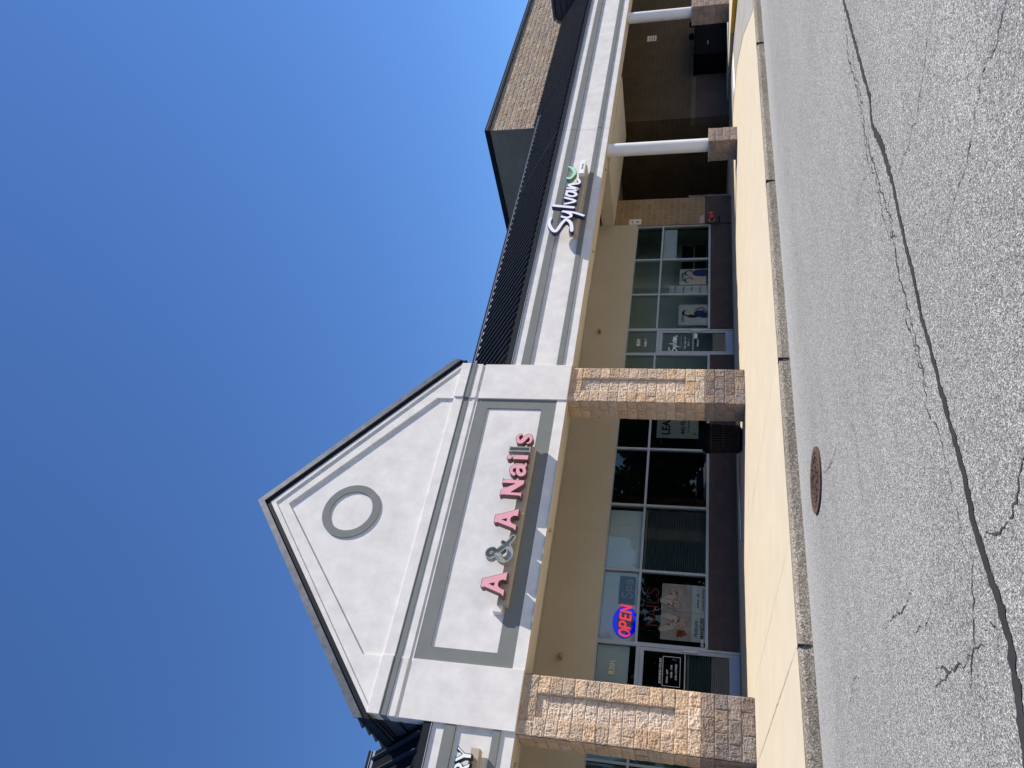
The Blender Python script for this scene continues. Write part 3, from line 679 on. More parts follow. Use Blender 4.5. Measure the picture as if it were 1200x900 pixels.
# lettering on the doors
yy = WALL+0.052
mb = MB(); e = 0.008
for a in ((6.06,6.72,0.735,0.735+e),(6.06,6.72,0.36,0.36+e),(6.06,6.06+e,0.368,0.735),(6.712,6.72,0.368,0.735)): mb.box(a[0],a[1],yy,yy+0.002,a[2],a[3])
mb.build('hours_box', M['vinyl'], d1)
text('door_lettering', 'BUSINESS HOURS', 6.39, yy, 0.77, 0.072, M['vinyl'], d1, sx=1.0)
text('door_lettering', 'MON - SAT', 6.28, yy, 0.62, 0.06, M['vinyl'], d1); text('door_lettering', '10:00 - 7:00', 6.39, yy, 0.53, 0.06, M['vinyl'], d1); text('door_lettering', 'SUN CLOSED', 6.39, yy, 0.43, 0.06, M['vinyl'], d1)
SY = {'S': [(17.303,3.633),(17.633,3.699),(17.805,3.849),(17.667,3.956),(17.3,4.095),(17.45,4.252),(17.708,4.347),(17.911,4.327)],
 'y': [[(17.96,4.0),(17.90,3.86),(17.95,3.74),(18.06,3.76),(18.16,3.90),(18.20,4.0)],[(18.20,4.0),(18.13,3.68),(17.97,3.375)]],
 'l': [(18.50,4.323),(18.37,3.716)], 'v': [(18.56,3.98),(18.64,3.72),(18.72,3.74),(18.86,4.02)],
 'a': [(19.15,3.99),(19.00,3.99),(18.91,3.80),(18.98,3.70),(19.10,3.78),(19.19,4.0),(19.17,3.78),(19.25,3.702)],
 'n': [(19.33,4.0),(19.27,3.694),(19.40,3.90),(19.50,3.97),(19.53,3.72),(19.62,3.669),(19.76,3.73)]}
def thin(pts, r): return [(p[0], p[1], r) for p in pts]
cx_, cz_ = 18.55, 3.85
dec = [[(16.30+(p[0]-cx_)*0.27, 0.80+(p[1]-cz_)*0.33, 0.011) for p in s] for s in (SY['S'], *SY['y'], SY['l'], SY['v'], SY['a'], SY['n'])]
shape(dec, y0=yy, y1=yy+0.002, res=0.006).build('door_lettering', M['vinyl'], d2)
for i, (t, zz) in enumerate((('learning center', 0.60), ('Mon - Thu 3 - 8', 0.47), ('Sat 9 - 1', 0.37), ('Welcome', 0.10))): text('door_lettering', t, 16.32, yy, zz, 0.075, M['greyink'] if i == 0 else M['vinyl'], d2)
box('door_notice', M['paper'], d2, 16.50, 16.72, yy, yy+0.002, 0.14, 0.23)

# window dressings of the nail shop
def blinds(x0, x1, z0, z1, label):
    mb = MB(); z = z0
    while z < z1-0.05:
        s = 0.012*math.sin(z*13)
        mb.add([(x0,WALL+0.175+s,z),(x1,WALL+0.175+s,z),(x1,WALL+0.215+s,z+0.030),(x0,WALL+0.215+s,z+0.030)], [(0,1,2,3)]); z += 0.043
    mb.box(x0,x1,WALL+0.175,WALL+0.215,z1-0.045,z1)
    return tag(mb.build('slatted_blind', M['blind']), label, 'blind', 'slatted blinds in the nail shop')
blinds(8.80, 10.54, SILL+0.07, TRAN-0.04, 'dark slatted blind filling the window pane beside the black unlit windows')
blinds(5.98, 6.84, -0.66, 0.22, 'dark slatted blind behind the lower half of the nail shop door')
def shade(x0, x1, z0, z1, label):
    return tag(box('roller_shade', M['shade'], None, x0, x1, WALL+0.15, WALL+0.162, z0, z1), label, 'shade', 'pale shades in upper nail shop panes')
shade(8.80, 10.46, TRAN+0.03, TOP-0.03, 'pale roller shade in the upper pane directly above the widest slatted blind')
shade(6.99, 8.72, TRAN+0.03, TOP-0.03, 'pale shade directly behind the lit OPEN sign')
shade(5.92, 6.89, TRAN+0.14, TOP-0.03, 'pale shade behind the gold number over the nail shop door')

tag(box('roller_shade', M['teal'], None, 4.42, 5.31, WALL+0.15, WALL+0.162, TRAN+0.03, TOP-0.03), 'teal shade in the bakery window beside the nearest pillar, at the photo edge', 'shade')
# neon signs
op = thing('open_sign', 'lit window sign reading OPEN in red inside a blue oval ring', 'neon sign', (7.47, WALL+0.14, 1.38))
mb = MB(); cxo, czo, rx, rz_ = 7.47, 1.645, 0.33, 0.235; n = 48
X = [(cxo+rx*math.cos(2*math.pi*i/n), czo+rz_*math.sin(2*math.pi*i/n), 0.042) for i in range(n+1)]
shape([X], y0=WALL+0.115, y1=WALL+0.13, res=0.010).build('ring_light', M['neonblue'], op)
MB().prism_y([(cxo+0.40*math.cos(2*math.pi*i/40), czo+0.285*math.sin(2*math.pi*i/40)) for i in range(40)], WALL+0.133, WALL+0.145).build('backing', M['backer'], op)
r_ = 0.021; ox, oz, lh = 7.09, 1.525, 0.235
LT = {'O': [[(0.09+0.075*math.cos(a), 0.5*lh+0.115*math.sin(a)) for a in [2*math.pi*i/16 for i in range(17)]]],
 'P': [[(0.22,0),(0.22,lh)], [(0.22,lh),(0.31,lh),(0.345,0.17),(0.31,0.11),(0.22,0.11)]],
 'E': [[(0.42,0),(0.42,lh)],[(0.42,lh),(0.53,lh)],[(0.42,0.12),(0.51,0.12)],[(0.42,0),(0.53,0)]],
 'N': [[(0.60,0),(0.60,lh)],[(0.60,lh),(0.74,0)],[(0.74,0),(0.74,lh)]]}
for k, ss in LT.items():
    st = [[(ox+p[0]+0.16*p[1], oz+p[1], r_) for p in s] for s in ss]
    shape(st, y0=WALL+0.098, y1=WALL+0.112, res=0.008).build('letter_light', M['neonred'], op)
sp = thing('spa_sign', 'unlit grey tube lettering reading Spa on a dull blue board', 'neon sign', (8.27, WALL+0.14, 1.46))
box('backing', M['backer'], sp, 7.90, 8.62, WALL+0.125, WALL+0.14, 1.46, 1.84)
def tubes(parent, mat, strokes, y, name='tube_letter', r=0.011):
    for s in strokes: shape([[(p[0], p[1], r) for p in s]], y0=y, y1=y+0.014, res=0.007).build(name, mat, parent)
bx, bz = 8.05, 1.52
tubes(sp, M['tubegrey'], [[(bx+0.15,bz+0.22),(bx+0.06,bz+0.24),(bx+0.02,bz+0.17),(bx+0.10,bz+0.12),(bx+0.14,bz+0.05),(bx+0.06,bz+0.0),(bx,bz+0.04)],
  [(bx+0.20,bz-0.04),(bx+0.20,bz+0.15)],[(bx+0.20,bz+0.13),(bx+0.29,bz+0.14),(bx+0.30,bz+0.05),(bx+0.21,bz+0.03)],
  [(bx+0.37,bz+0.14),(bx+0.46,bz+0.13),(bx+0.47,bz+0.02)],[(bx+0.46,bz+0.08),(bx+0.37,bz+0.07),(bx+0.38,bz+0.01),(bx+0.46,bz+0.03)]], WALL+0.108)
nn_ = thing('nails_sign', 'unlit red tube lettering reading NAILS above the manicure poster', 'neon sign', (7.8, WALL+0.14, 0.84))
box('backing', M['black'], nn_, 7.34, 8.42, WALL+0.125, WALL+0.14, 0.84, 1.26)
bx, bz, hh = 7.44, 0.91, 0.27
tubes(nn_, M['tubered'], [[(bx,bz),(bx,bz+hh)],[(bx,bz+hh),(bx+0.15,bz)],[(bx+0.15,bz),(bx+0.15,bz+hh)],[(bx+0.22,bz),(bx+0.30,bz+hh)],[(bx+0.30,bz+hh),(bx+0.38,bz)],[(bx+0.25,bz+0.09),(bx+0.35,bz+0.09)],
  [(bx+0.46,bz),(bx+0.46,bz+hh)],[(bx+0.55,bz+hh),(bx+0.55,bz)],[(bx+0.55,bz),(bx+0.68,bz)],
  [(bx+0.90,bz+hh-0.03),(bx+0.82,bz+hh),(bx+0.76,bz+0.20),(bx+0.84,bz+0.14),(bx+0.91,bz+0.07),(bx+0.83,bz),(bx+0.75,bz+0.03)]], WALL+0.108)
# manicure poster
po = thing('manicure_poster', 'pale window poster of two pairs of hands reading MANICURE', 'poster', (7.82, WALL+0.115, -0.19))
box('sheet', M['paper'], po, 7.13, 8.50, WALL+0.11, WALL+0.118, -0.19, 0.83)
box('photo_panel', M['peach'], po, 7.14, 8.49, WALL+0.1085, WALL+0.1098, 0.14, 0.82)
box('fold', M['greyink'], po, 7.808, 7.814, WALL+0.106, WALL+0.1082, -0.19, 0.83)
def hand(cx, cz, ang, sc_, flip=1, y=WALL+0.104):
    st = [[(0,0.02,0.085),(0,-0.12,0.08),(-0.02,-0.30,0.07)]]
    for fx, fa, fl in ((-0.062, 0.16, 0.19), (-0.02, 0.05, 0.23), (0.022, -0.05, 0.215), (0.062, -0.16, 0.165)):
        st.append([(fx, 0.07, 0.021), (fx-math.sin(fa)*fl*0.5, 0.07+fl*0.5, 0.019), (fx-math.sin(fa)*fl, 0.07+fl, 0.013)])
    st.append([(-0.06,-0.05,0.028),(-0.125,0.02,0.024),(-0.15,0.10,0.016)])
    ca, sa = math.cos(ang), math.sin(ang)
    tr = [[(cx+((p[0]*flip)*ca-p[1]*sa)*sc_, cz+((p[0]*flip)*sa+p[1]*ca)*sc_, p[2]*sc_) for p in s] for s in st]
    for s in tr:
        s[:] = [(min(max(p[0], 7.16), 8.47), min(max(p[1], -0.15), 0.80), p[2]) for p in s]
    shape(tr, y0=y+0.002, y1=y+0.003, res=0.008, off=0.012).build('printed_shadow', M['skin2'], po)
    for s in tr: shape([s], y0=y, y1=y+0.002, res=0.008, off=-0.003).build('printed_hand', M['skin'], po)
hand(7.45, 0.58, R(200), 0.95); hand(7.62, 0.50, R(158), 0.9, -1, WALL+0.099)
hand(8.22, 0.55, R(215), 0.95, 1); hand(8.02, 0.62, R(170), 0.8, -1, WALL+0.099)
mb = MB()
for i in range(14): mb.prism_y([(7.22+random.uniform(0,0.16)+0.03*math.cos(a), 0.36+random.uniform(-0.12,0.12)+0.03*math.sin(a)) for a in (0,1.2,2.4,3.6,4.8)], WALL+0.0955-0.0002*i, WALL+0.0985)
mb.build('printed_flower', M['flower'], po)
text('poster_lettering', 'MANICURE', 7.46, WALL+0.106, -0.13, 0.115, M['ink'], po, sx=0.86, bold=0.002)
text('poster_lettering', 'Pedicure', 7.43, WALL+0.106, 0.0, 0.13, M['ink'], po, shear=0.3, sx=0.85)
text('poster_lettering', 'ACRYLIC  GEL', 8.12, WALL+0.106, -0.02, 0.06, M['ink'], po); text('poster_lettering', 'MASSAGE  WAXING', 8.15, WALL+0.106, -0.13, 0.06, M['ink'], po)
text('street_number', '8301', 7.10, WALL+0.07, -0.13, 0.09, M['vinyl'], w1)
# lease notice in the empty unit
le = thing('lease_notice', 'pale notice reading LEASE in the dark window beside the shaded pillar', 'notice', (13.4, WALL+0.11, 0.06))
box('sheet', M['paper'], le, 12.80, 14.05, WALL+0.11, WALL+0.118, 0.06, 1.18)
text('notice_lettering', 'LEASE', 12.90, WALL+0.106, 0.83, 0.30, M['ink'], le, 'LEFT', bold=0.008)
text('notice_lettering', '443-751', 12.94, WALL+0.106, 0.42, 0.16, M['ink'], le, 'LEFT', bold=0.003); text('notice_lettering', 'For information', 13.0, WALL+0.106, 0.30, 0.08, M['ink'], le, 'LEFT')
text('notice_lettering', 'B', 12.92, WALL+0.106, 0.12, 0.12, M['greyink'], le, 'LEFT', bold=0.003)
# posters of the learning shop
def poster(label, x0, x1, z0, z1, deco):
    p = thing('window_poster', label, 'poster', ((x0+x1)/2, WALL+0.12, z0), 'posters in the tall windows by the brick pier')
    box('sheet', M['paper'], p, x0, x1, WALL+0.112, WALL+0.12, z0, z1); deco(p); return p
def d_a(p):
    for cx, sw_ in ((19.50, 1), (19.15, 0.9)):
        shape([[(cx, 0.44, 0.10)]], y0=WALL+0.106, y1=WALL+0.108, res=0.01).build('printed_head', M['skin'], p)
        shape([[(cx, 0.48, 0.115),(cx+0.05,0.42,0.10)]], y0=WALL+0.1085, y1=WALL+0.111, res=0.012).build('printed_hair', M['ink'], p)
        shape([[(cx, 0.18, 0.15*sw_),(cx, 0.0, 0.17*sw_)]], y0=WALL+0.106, y1=WALL+0.108, res=0.012).build('printed_shirt', M['bluecloth'] if sw_ == 1 else M['skin'], p)
    box('printed_band', M['bluecloth'], p, 18.98, 19.66, WALL+0.106, WALL+0.111, -0.205, -0.10)
    text('poster_lettering', 'LEARN', 19.32, WALL+0.106, 0.60, 0.13, M['ink'], p, bold=0.002)
poster('window poster with two figures above a blue band, in the middle tall pane', 18.95, 19.70, -0.21, 0.74, d_a)
def d_b(p):
    shape([[(17.66, 0.44, 0.11)]], y0=WALL+0.106, y1=WALL+0.108, res=0.01).build('printed_head', M['skin'], p)
    shape([[(17.66,0.50,0.12),(17.52,0.36,0.07),(17.50,0.2,0.05)]], y0=WALL+0.1085, y1=WALL+0.111, res=0.012).build('printed_hair', M['ink'], p)
    shape([[(17.62, 0.12, 0.14),(17.60, -0.05, 0.17)]], y0=WALL+0.106, y1=WALL+0.108, res=0.012).build('printed_shirt', M['bluecloth'], p)
    shape([[(17.80, 0.18, 0.05),(17.88,0.02,0.045),(17.7,-0.1,0.045)]], y0=WALL+0.104, y1=WALL+0.1055, res=0.012).build('printed_arm', M['skin2'], p)
    text('poster_lettering', 'GROW', 17.25, WALL+0.106, 0.55, 0.12, M['ink'], p, 'LEFT')
poster('window poster of one dark haired figure, in the tall pane next to the glass door', 17.12, 18.02, -0.21, 0.72, d_b)
def d_c(p):
    for i, t in enumerate(('Tutoring', 'Reading', 'Math', 'Writing')): text('poster_lettering', t, 18.86, WALL+0.106, 0.84-0.26*i, 0.10, M['greyink'], p, 'RIGHT')
poster('plain grey text poster beside the mullion, in the middle tall pane', 18.49, 18.90, -0.14, 1.06, d_c)
tag(box('roller_shade', M['shade'], None, 20.18, 21.80, WALL+0.15, WALL+0.16, 0.88, 1.32), 'grey half lowered shade in the pane next to the brick pier', 'shade')
cab = thing('display_cabinet', 'black display cabinet inside the window next to the brick pier', 'cabinet', (20.95, WALL+1.0, -0.9))
mb = MB(); mb.box(20.3,21.6,WALL+0.7,WALL+1.1,-0.9,0.72); mb.build('carcass', M['black'], cab, bevel=0.01)
mb = MB()
for i in range(3): mb.box(20.36,21.54,WALL+0.69,WALL+0.698,-0.55+0.42*i,-0.52+0.42*i)
mb.build('shelf_edge', M['greyink'], cab)

# ================================================================== signs on the canopy
def letter_can(parent, strokes, polys, holes, y0, y1, face, side, res=0.011, rim=0.013, fat=0.0):
    rim -= fat; o = shape(strokes, polys, holes, y0, y1, res, off=fat).build('letter', side, parent)
    shape(strokes, polys, holes, y0-0.006, y0-0.0005, res, off=-rim).build('letter_face', face, o)
    return o
nail = thing('nail_shop_sign', 'raised sign of pink serif letters reading A & A Nails, with two faceless grey cans', 'sign', (8.05, 14.0, 3.65))
PF = GF+0.065
RB = PF-0.165; LF0, LF1 = RB-0.16, RB-0.012
box('raceway', M['raceway'], nail, 6.13, 9.93, RB, PF-0.002, 3.62, 3.83, bevel=0.006)
mb = MB(); mb.box(5.98,6.125,PF-0.15,PF-0.002,3.72,3.90); mb.build('end_box', M['stucco'], nail, bevel=0.006)
def sh(P, dx, dz, k=1.0): return [(p[0]*k+dx, p[1]*k+dz)+tuple(p[2:]) for p in P]
Aout = [(0,0),(.125,0),(.135,.05),(.165,.11),(.21,.145),(.25,.15),(.30,.14),(.335,.10),(.345,.05),(.335,0),(.51,0),(.485,.06),(.45,.13),(.36,.38),(.335,.48),(.165,.48),(.15,.435),(.172,.42),(.13,.30),(.07,.12),(.045,.05)]
Ahole = [(.185,.215),(.275,.215),(.232,.345)]
for dx in (6.235, 7.69): letter_can(nail, [], [sh(Aout, dx, 3.69)], [sh(Ahole, dx, 3.69)], LF0, LF1, M['pink'], M['can'], fat=0.013)
Nout = [(0,0),(.155,0),(.135,.045),(.135,.24),(.345,-.01),(.455,-.01),(.455,.44),(.50,.485),(.325,.485),(.35,.44),(.35,.20),(.19,.485),(.02,.485),(.055,.43),(.045,.05)]
letter_can(nail, [], [sh(Nout, 8.47, 3.69)], [], LF0, LF1, M['pink'], M['can'])
ast = [[(.065,.265,.05),(.12,.33,.045),(.20,.345,.05),(.265,.30,.055),(.275,.18,.056),(.275,.08,.056),(.33,.035,.035),(.37,.04,.022)], [(.26,.20,.04),(.15,.19,.05),(.075,.14,.055),(.065,.075,.055),(.12,.035,.05),(.20,.05,.045),(.26,.10,.04)]]
letter_can(nail, [sh(s, 9.0, 3.69, 0.98) for s in ast], [], [], LF0, LF1, M['pink'], M['can'])
letter_can(nail, [[(9.51,4.125,0.066)]], [], [], LF0, LF1, M['pink'], M['can'])
letter_can(nail, [], [sh([(-.075,0),(.085,0),(.07,.03),(.068,.345),(-.095,.345),(-.065,.31),(-.065,.03)], 9.515, 3.69)], [], LF0, LF1, M['pink'], M['can'])
sst = [[(.275,.27,.034),(.255,.315,.034),(.18,.335,.043),(.085,.30,.053),(.075,.235,.058),(.16,.175,.064),(.245,.115,.058),(.235,.05,.053),(.15,.015,.043),(.065,.04,.036),(.045,.085,.032)]]
letter_can(nail, [sh(s, 9.865, 3.69) for s in sst], [], [], LF0, LF1, M['pink'], M['can'])
lpoly = sh([(-.075,0),(.085,0),(.07,.03),(.07,.485),(-.10,.485),(-.065,.44),(-.065,.03)], 9.74, 3.69)
shell([], [lpoly], [], LF0, LF1).build('faceless_letter', M['bare'], nail)
amp = [[(.57,.015,.036),(.44,.09,.045),(.30,.21,.048),(.19,.32,.046),(.105,.40,.046),(.13,.475,.044),(.215,.475,.044),(.26,.40,.046),(.20,.31,.048),(.09,.22,.052),(.05,.12,.055),(.12,.04,.055),(.24,.035,.052),(.35,.10,.046),(.43,.21,.042)]]
shell([[(p[0],p[1],p[2]*1.28) for p in sh(s, 6.97, 3.69)] for s in amp], [], [], LF0, LF1, 0.008, 0.009).build('faceless_letter', M['bare'], nail)

sy = thing('script_sign', 'raised sign of pale violet script letters reading Sylvan with a green leaf', 'sign', (19.0, 14.0, 3.6))
CP = CF+0.012; RB2 = CP-0.25; a0, a1 = RB2-0.15, RB2-0.012
box('raceway', M['raceway'], sy, 17.45, 20.70, RB2, CP-0.037, 3.56, 3.76, bevel=0.006)
for k in 'Sylvan':
    ss = SY[k] if isinstance(SY[k][0], list) else [SY[k]]
    r = 0.055 if k in 'Sl' else 0.046
    letter_can(sy, [thin(s, r) for s in ss], [], [], a0, a1, M['lavender'], M['purple'], 0.011, 0.006)
leaf = [[(20.46,4.12,0.02),(20.36,3.99,0.05),(20.19,3.89,0.06),(20.02,3.88,0.05),(19.90,3.93,0.03)],[(19.86,4.07,0.045),(19.82,3.99,0.05),(19.92,3.92,0.05)]]
o = shape(leaf, y0=a0, y1=a1, res=0.013).build('leaf', M['greens'], sy); shape(leaf, y0=a0-0.006, y1=a0-0.001, res=0.013, off=-0.01).build('leaf_face', M['green'], o)
box('name_plate', M['vinyl'], sy, 20.10, 20.80, a0+0.02, RB2-0.002, 3.60, 3.76)
text('plate_lettering', 'learning', 20.45, a0+0.014, 3.655, 0.085, M['greyink'], sy)
bk = thing('bakery_sign', 'raised sign of pale mint letters ending in RY, cut by the photo edge', 'sign', (3.0, 14.0, 3.6))
box('raceway', M['raceway'], bk, 0.6, 3.46, RB2, CP-0.037, 3.62, 3.78, bevel=0.006)
Yp = [(.13,0),(.25,0),(.24,.03),(.245,.17),(.36,.33),(.38,.36),(.27,.36),(.285,.33),(.21,.22),(.135,.33),(.15,.36),(0,.36),(.03,.33),(.135,.165),(.14,.03)]
Rp = [(0,0),(.13,0),(.12,.03),(.12,.13),(.17,.13),(.25,0),(.38,0),(.34,.03),(.26,.15),(.32,.19),(.335,.26),(.29,.335),(.2,.36),(0,.36),(.025,.33),(.025,.03)]
Rh = [(.12,.20),(.19,.205),(.225,.24),(.225,.27),(.19,.30),(.12,.30)]
letter_can(bk, [], [sh(Yp, 3.13, 3.70, 0.78)], [], a0, a1, M['mint'], M['ink']); letter_can(bk, [], [sh(Rp, 2.905, 3.70, 0.78)], [sh(Rh, 2.905, 3.70, 0.78)], a0, a1, M['mint'], M['ink'])

# ================================================================== brick store with the tower and round columns
store = thing('brick_store', 'tall rough brick store block with dark coping behind white round columns', 'building', (36, 17.24, -0.92))
TX = 28.63
def blockwall_mat(name):
    m = tinted(name, (0.405, 0.315, 0.235), 0.95, 0.34, 22, 0.9); return m
tw = MB(); random.seed(11)
z = 6.95; r = 0
while z < 8.92:
    x = TX+0.0 if r % 2 else TX-0.2
    while x < 46:
        a = max(x, TX); b = min(x+0.4, 46)
        if b-a > 0.05:
            tw.cur = tintc(0.85, 1.15); rough_block(tw, (a, WALL, z), (1,0,0), (0,0,1), (0,-1,0), b-a, min(0.2, 8.92-z), r+x, 0.05, 0.016)
        x += 0.4
    z += 0.2; r += 1
M['tower'] = blockwall_mat('split_face_block_tower')
tw.build('tower_face', M['tower'], store, tint=True)
box('tower_core', M['anchorbrick'], store, TX+0.02, 46, WALL+0.02, 33, 3.3, 8.90)
mb = MB(); mb.box(TX,TX+0.018,WALL+0.01,33,4.2,8.9); mb.build('tower_side', brick('brick_tower_side', (0.27,0.225,0.17), (0.25,0.205,0.155), (0.24,0.20,0.155)), store)
mb = MB(); mb.box(TX-0.06,46,WALL-0.07,WALL+0.3,8.92,9.12); mb.box(TX-0.06,TX+0.3,WALL+0.301,33,8.92,9.12); mb.build('coping', M['navy'], store)
mb = MB(); mb.box(TX-0.06,46,WALL-0.074,WALL-0.071,9.03,9.04); mb.build('coping_seam', M['flash'], store)
mb = MB(); mb.box(TX+0.02,46,WALL-0.06,WALL+0.02,6.76,6.94); mb.build('base_flashing', M['flashdark'], store)
box('lower_wall', M['anchorbrick'], store, TX, 60, WALL+0.005, WALL+0.35, 0.58, 6.7)
box('pale_course', M['bandbrick'], store, TX-0.012, 60, WALL-0.008, WALL+0.35, 0.40, 0.577)
box('wainscot', M['wains'], store, TX-0.02, 60, WALL-0.015, WALL+0.35, -1.0, 0.397)
mb = MB(); mb.box(TX,TX+0.3,WALL+0.36,30,-1.0,4.19); mb.box(23.41,TX-0.01,23,23.3,-1.0,6); mb.build('breezeway_wall', M['anchorbrick'], store)
box('breezeway_ceiling', M['tan'], store, 23.41, TX-0.01, 17.31, 23, 3.52, 3.7)
canopy(store, 23.14, 38.28); mansard(store, 23.14, 28.62, 16.7, True); mansard(store, 28.63, 38.27, WALL-0.01, False)
mb = MB(); mb.box(23.13, 60, CF+0.31, 14.78, ZB+0.004, 3.60); mb.box(23.13,38.27,CF+0.004,CF+0.309,ZB-0.006,ZB-0.002); mb.build('canopy_beam', M['soffit'], store)
def roof_block(parent, x0, x1, z1):                     # flat-topped clad block on the canopy roof, in front of the tower
    y0, y1 = 14.5, WALL-0.06
    box('roof_block', M['clad'], parent, x0+0.06, x1, y0, y1, 4.5, z1-0.02)
    mb = MB(); z = 4.6
    while z < z1-0.05:
        z2 = min(z+0.30, z1-0.03); mb.prism_y([(x0-0.03, z), (x0+0.058, z), (x0+0.058, z2), (x0+0.03, z2)], y0, y1); z += 0.30
    mb.build('side_cladding', M['clad'], parent)
    box('block_coping', M['flashdark'], parent, x0-0.06, x1, y0-0.06, y1, z1, z1+0.12)
roof_block(store, 38.3, 46, 7.30)
def column(x, y, zb, ztop=ZB, shaft_top=None):
    hw = 0.36
    b = MB(); b.box(x-hw+0.01,x+hw-0.01,y-hw+0.01,y+hw-0.01,-1.0,zb-0.002)
    core = b.build('column_base', M['blockdark'], store, tint=True)
    t = MB(); z = -0.98; c = 0
    while z < zb-0.05:
        h = min(0.2225, zb-z)
        for P, ux, nr in (((x-hw,y-hw,z),(1,0,0),(0,-1,0)), ((x-hw,y+hw,z),(0,-1,0),(-1,0,0)), ((x+hw,y-hw,z),(0,1,0),(1,0,0))):
            for p, q in (((0, .4), (.4, .72)) if c % 2 else ((0, .3), (.3, .72))):
                t.cur = tintc(); PP = Vector(P)+Vector(ux)*p
                rough_block(t, PP, ux, (0,0,1), nr, q-p, h, c+p*9+x, 0.045, 0.014)
        z += h; c += 1
    t.build('base_block', M['blockdark'], core, tint=True)
    MB().tube((x,y,zb-0.002),(x,y,ztop),0.21,0.21,40).build('column_shaft', M['white'], core, smooth=False)
    box('base_cap', M['kerbshade'], core, x-hw-0.012, x+hw+0.012, y-hw-0.012, y+hw+0.012, zb-0.03, zb+0.012)
column(22.26, 14.40, -0.11); column(31.6, 14.40, 0.58); column(25.35, 19.2, 0.58, 3.52)

# ================================================================== small things
def lamp(x, z, label):
    t = thing('wall_lamp', label, 'lamp', (x, WALL, z), 'small wall lamps under the canopy')
    MB().lathe([(0.06,0.0),(0.06,0.02),(0.03,0.03)], (x, WALL-0.002, z), 20, 'y').build('wall_plate', M['brass'], t)
    MB().lathe([(0.025,0.0),(0.03,0.05),(0.055,0.07),(0.06,0.11),(0.045,0.14),(0.02,0.15)], (x+0.005, WALL-0.03, z-0.01), 20, 'y').build('lamp_head', M['brass'], t, smooth=True)
lamp(6.43, 3.02, 'small brass wall lamp above the nail shop door'); lamp(16.69, 3.09, 'small brass wall lamp above the learning shop door')

tc = thing('trash_can', 'black slatted round trash can standing behind the stone pillar in shade', 'trash can', (11.35, 15.35, walk(15.35)))
mb = MB(); n = 36; tx, ty, tz = 11.35, 15.35, walk(15.35)
for i in range(n):
    a = 2*math.pi*i/n; r = 0.31
    mb.tube((tx+r*math.cos(a), ty+r*math.sin(a), tz+0.05), (tx+(r+0.03)*math.cos(a), ty+(r+0.03)*math.sin(a), tz+0.74), 0.017, n=6)
mb.build('slat', M['blackslat'], tc)
mb = MB(); mb.lathe([(0.28,0.0),(0.30,0.05),(0.31,0.72),(0.2,0.73)], (tx,ty,tz+0.01), 32); mb.build('liner', M['black'], tc, smooth=False)
mb = MB(); mb.lathe([(0.35,0.73),(0.365,0.75),(0.365,0.80),(0.34,0.83),(0.31,0.90),(0.20,0.93),(0.12,0.93)], (tx,ty,tz), 40); mb.build('lid', M['black'], tc, smooth=True)
mb = MB()
for h in (0.08, 0.42, 0.70): mb.lathe([(0.325+h*0.04,h),(0.345+h*0.04,h+0.005),(0.345+h*0.04,h+0.035),(0.325+h*0.04,h+0.04)], (tx,ty,tz), 40)
mb.build('hoop', M['blackslat'], tc)

MH = 0.88
mh = thing('manhole_cover', 'round rusty iron manhole cover set in the asphalt near the kerb', 'manhole cover', (4.87, 7.27, ROAD))
cx, cy = 4.87, 7.27
MB().lathe([(0.405*MH,0.0),(0.405*MH,0.006),(0.40*MH,0.008)], (cx,cy,ROAD), 56).build('lid_plate', M['rustdark'], mh)
mb = MB()
def flat_ring(mb, r0, r1, z0, z1, a0=0, a1=2*math.pi, n=56):
    vs = []; r0, r1 = r0*MH, r1*MH
    for i in range(n+1):
        a = a0+(a1-a0)*i/n
        for r, z in ((r0, z0), (r0, z1), (r1, z1), (r1, z0)): vs.append((cx+r*math.cos(a), cy+r*math.sin(a), z))
    mb.add(vs, [(4*i+k, 4*i+4+k, 4*i+5+k, 4*i+1+k) for i in range(n) for k in range(3)])
    mb.add([vs[0], vs[1], vs[2], vs[3], *vs[-4:]], [(0,1,2,3), (7,6,5,4)])
z0, z1 = ROAD+0.006, ROAD+0.018
flat_ring(mb, 0.345, 0.405, z0, z1+0.002); flat_ring(mb, 0.285, 0.305, z0, z1)
for i in range(28): flat_ring(mb, 0.312, 0.338, z0, z1, 2*math.pi*i/28, 2*math.pi*(i+0.6)/28, 3)
for rr, k in ((0.24, 14), (0.19, 10), (0.135, 8), (0.08, 5)):
    for i in range(k): flat_ring(mb, rr-0.016, rr+0.016, z0, z1, 2*math.pi*(i+rr*9)/k, 2*math.pi*(i+rr*9+random.uniform(0.35, 0.8))/k, 4)
flat_ring(mb, 0.0, 0.04, z0, z1, n=16)
mb.build('raised_pattern', M['rust'], mh)

fd = thing('fire_connection', 'red capped twin fire hose inlet low on the brown brick pier', 'hose inlet', (22.05, WALL-0.02, -0.3))
MB().lathe([(0.12,0.0),(0.12,0.02),(0.08,0.04),(0.08,0.10)], (22.05, WALL-0.021, -0.26), 24, 'y').build('wall_flange', M['brass'], fd)
for dx, dz in ((-0.09, 0.0), (0.09, 0.02)):
    MB().lathe([(0.055,0.0),(0.055,0.08),(0.085,0.085),(0.085,0.14),(0.05,0.155),(0.02,0.16)], (22.05+dx, WALL-0.11, -0.26+dz), 20, 'y').build('red_cap', M['redcap'], fd)
for dx in (-0.08, 0.09): MB().lathe([(0.03,0.0),(0.04,0.05),(0.02,0.07)], (22.05+dx, WALL-0.021, -0.50), 14, 'y').build('drain_plug', M['ink'], fd)
o = box('hose_inlet_plate', M['pinkplate'], None, 21.93, 22.35, WALL-0.006, WALL+0.002, -0.02, 0.14); tag(o, 'faded pinkish plate on the brick pier just above the red hose inlet', 'sign plate')
sg = thing('arrow_sign', 'small white plate with a black downward arrow, high on the brick pier', 'sign', (22.1, WALL, 2.2))
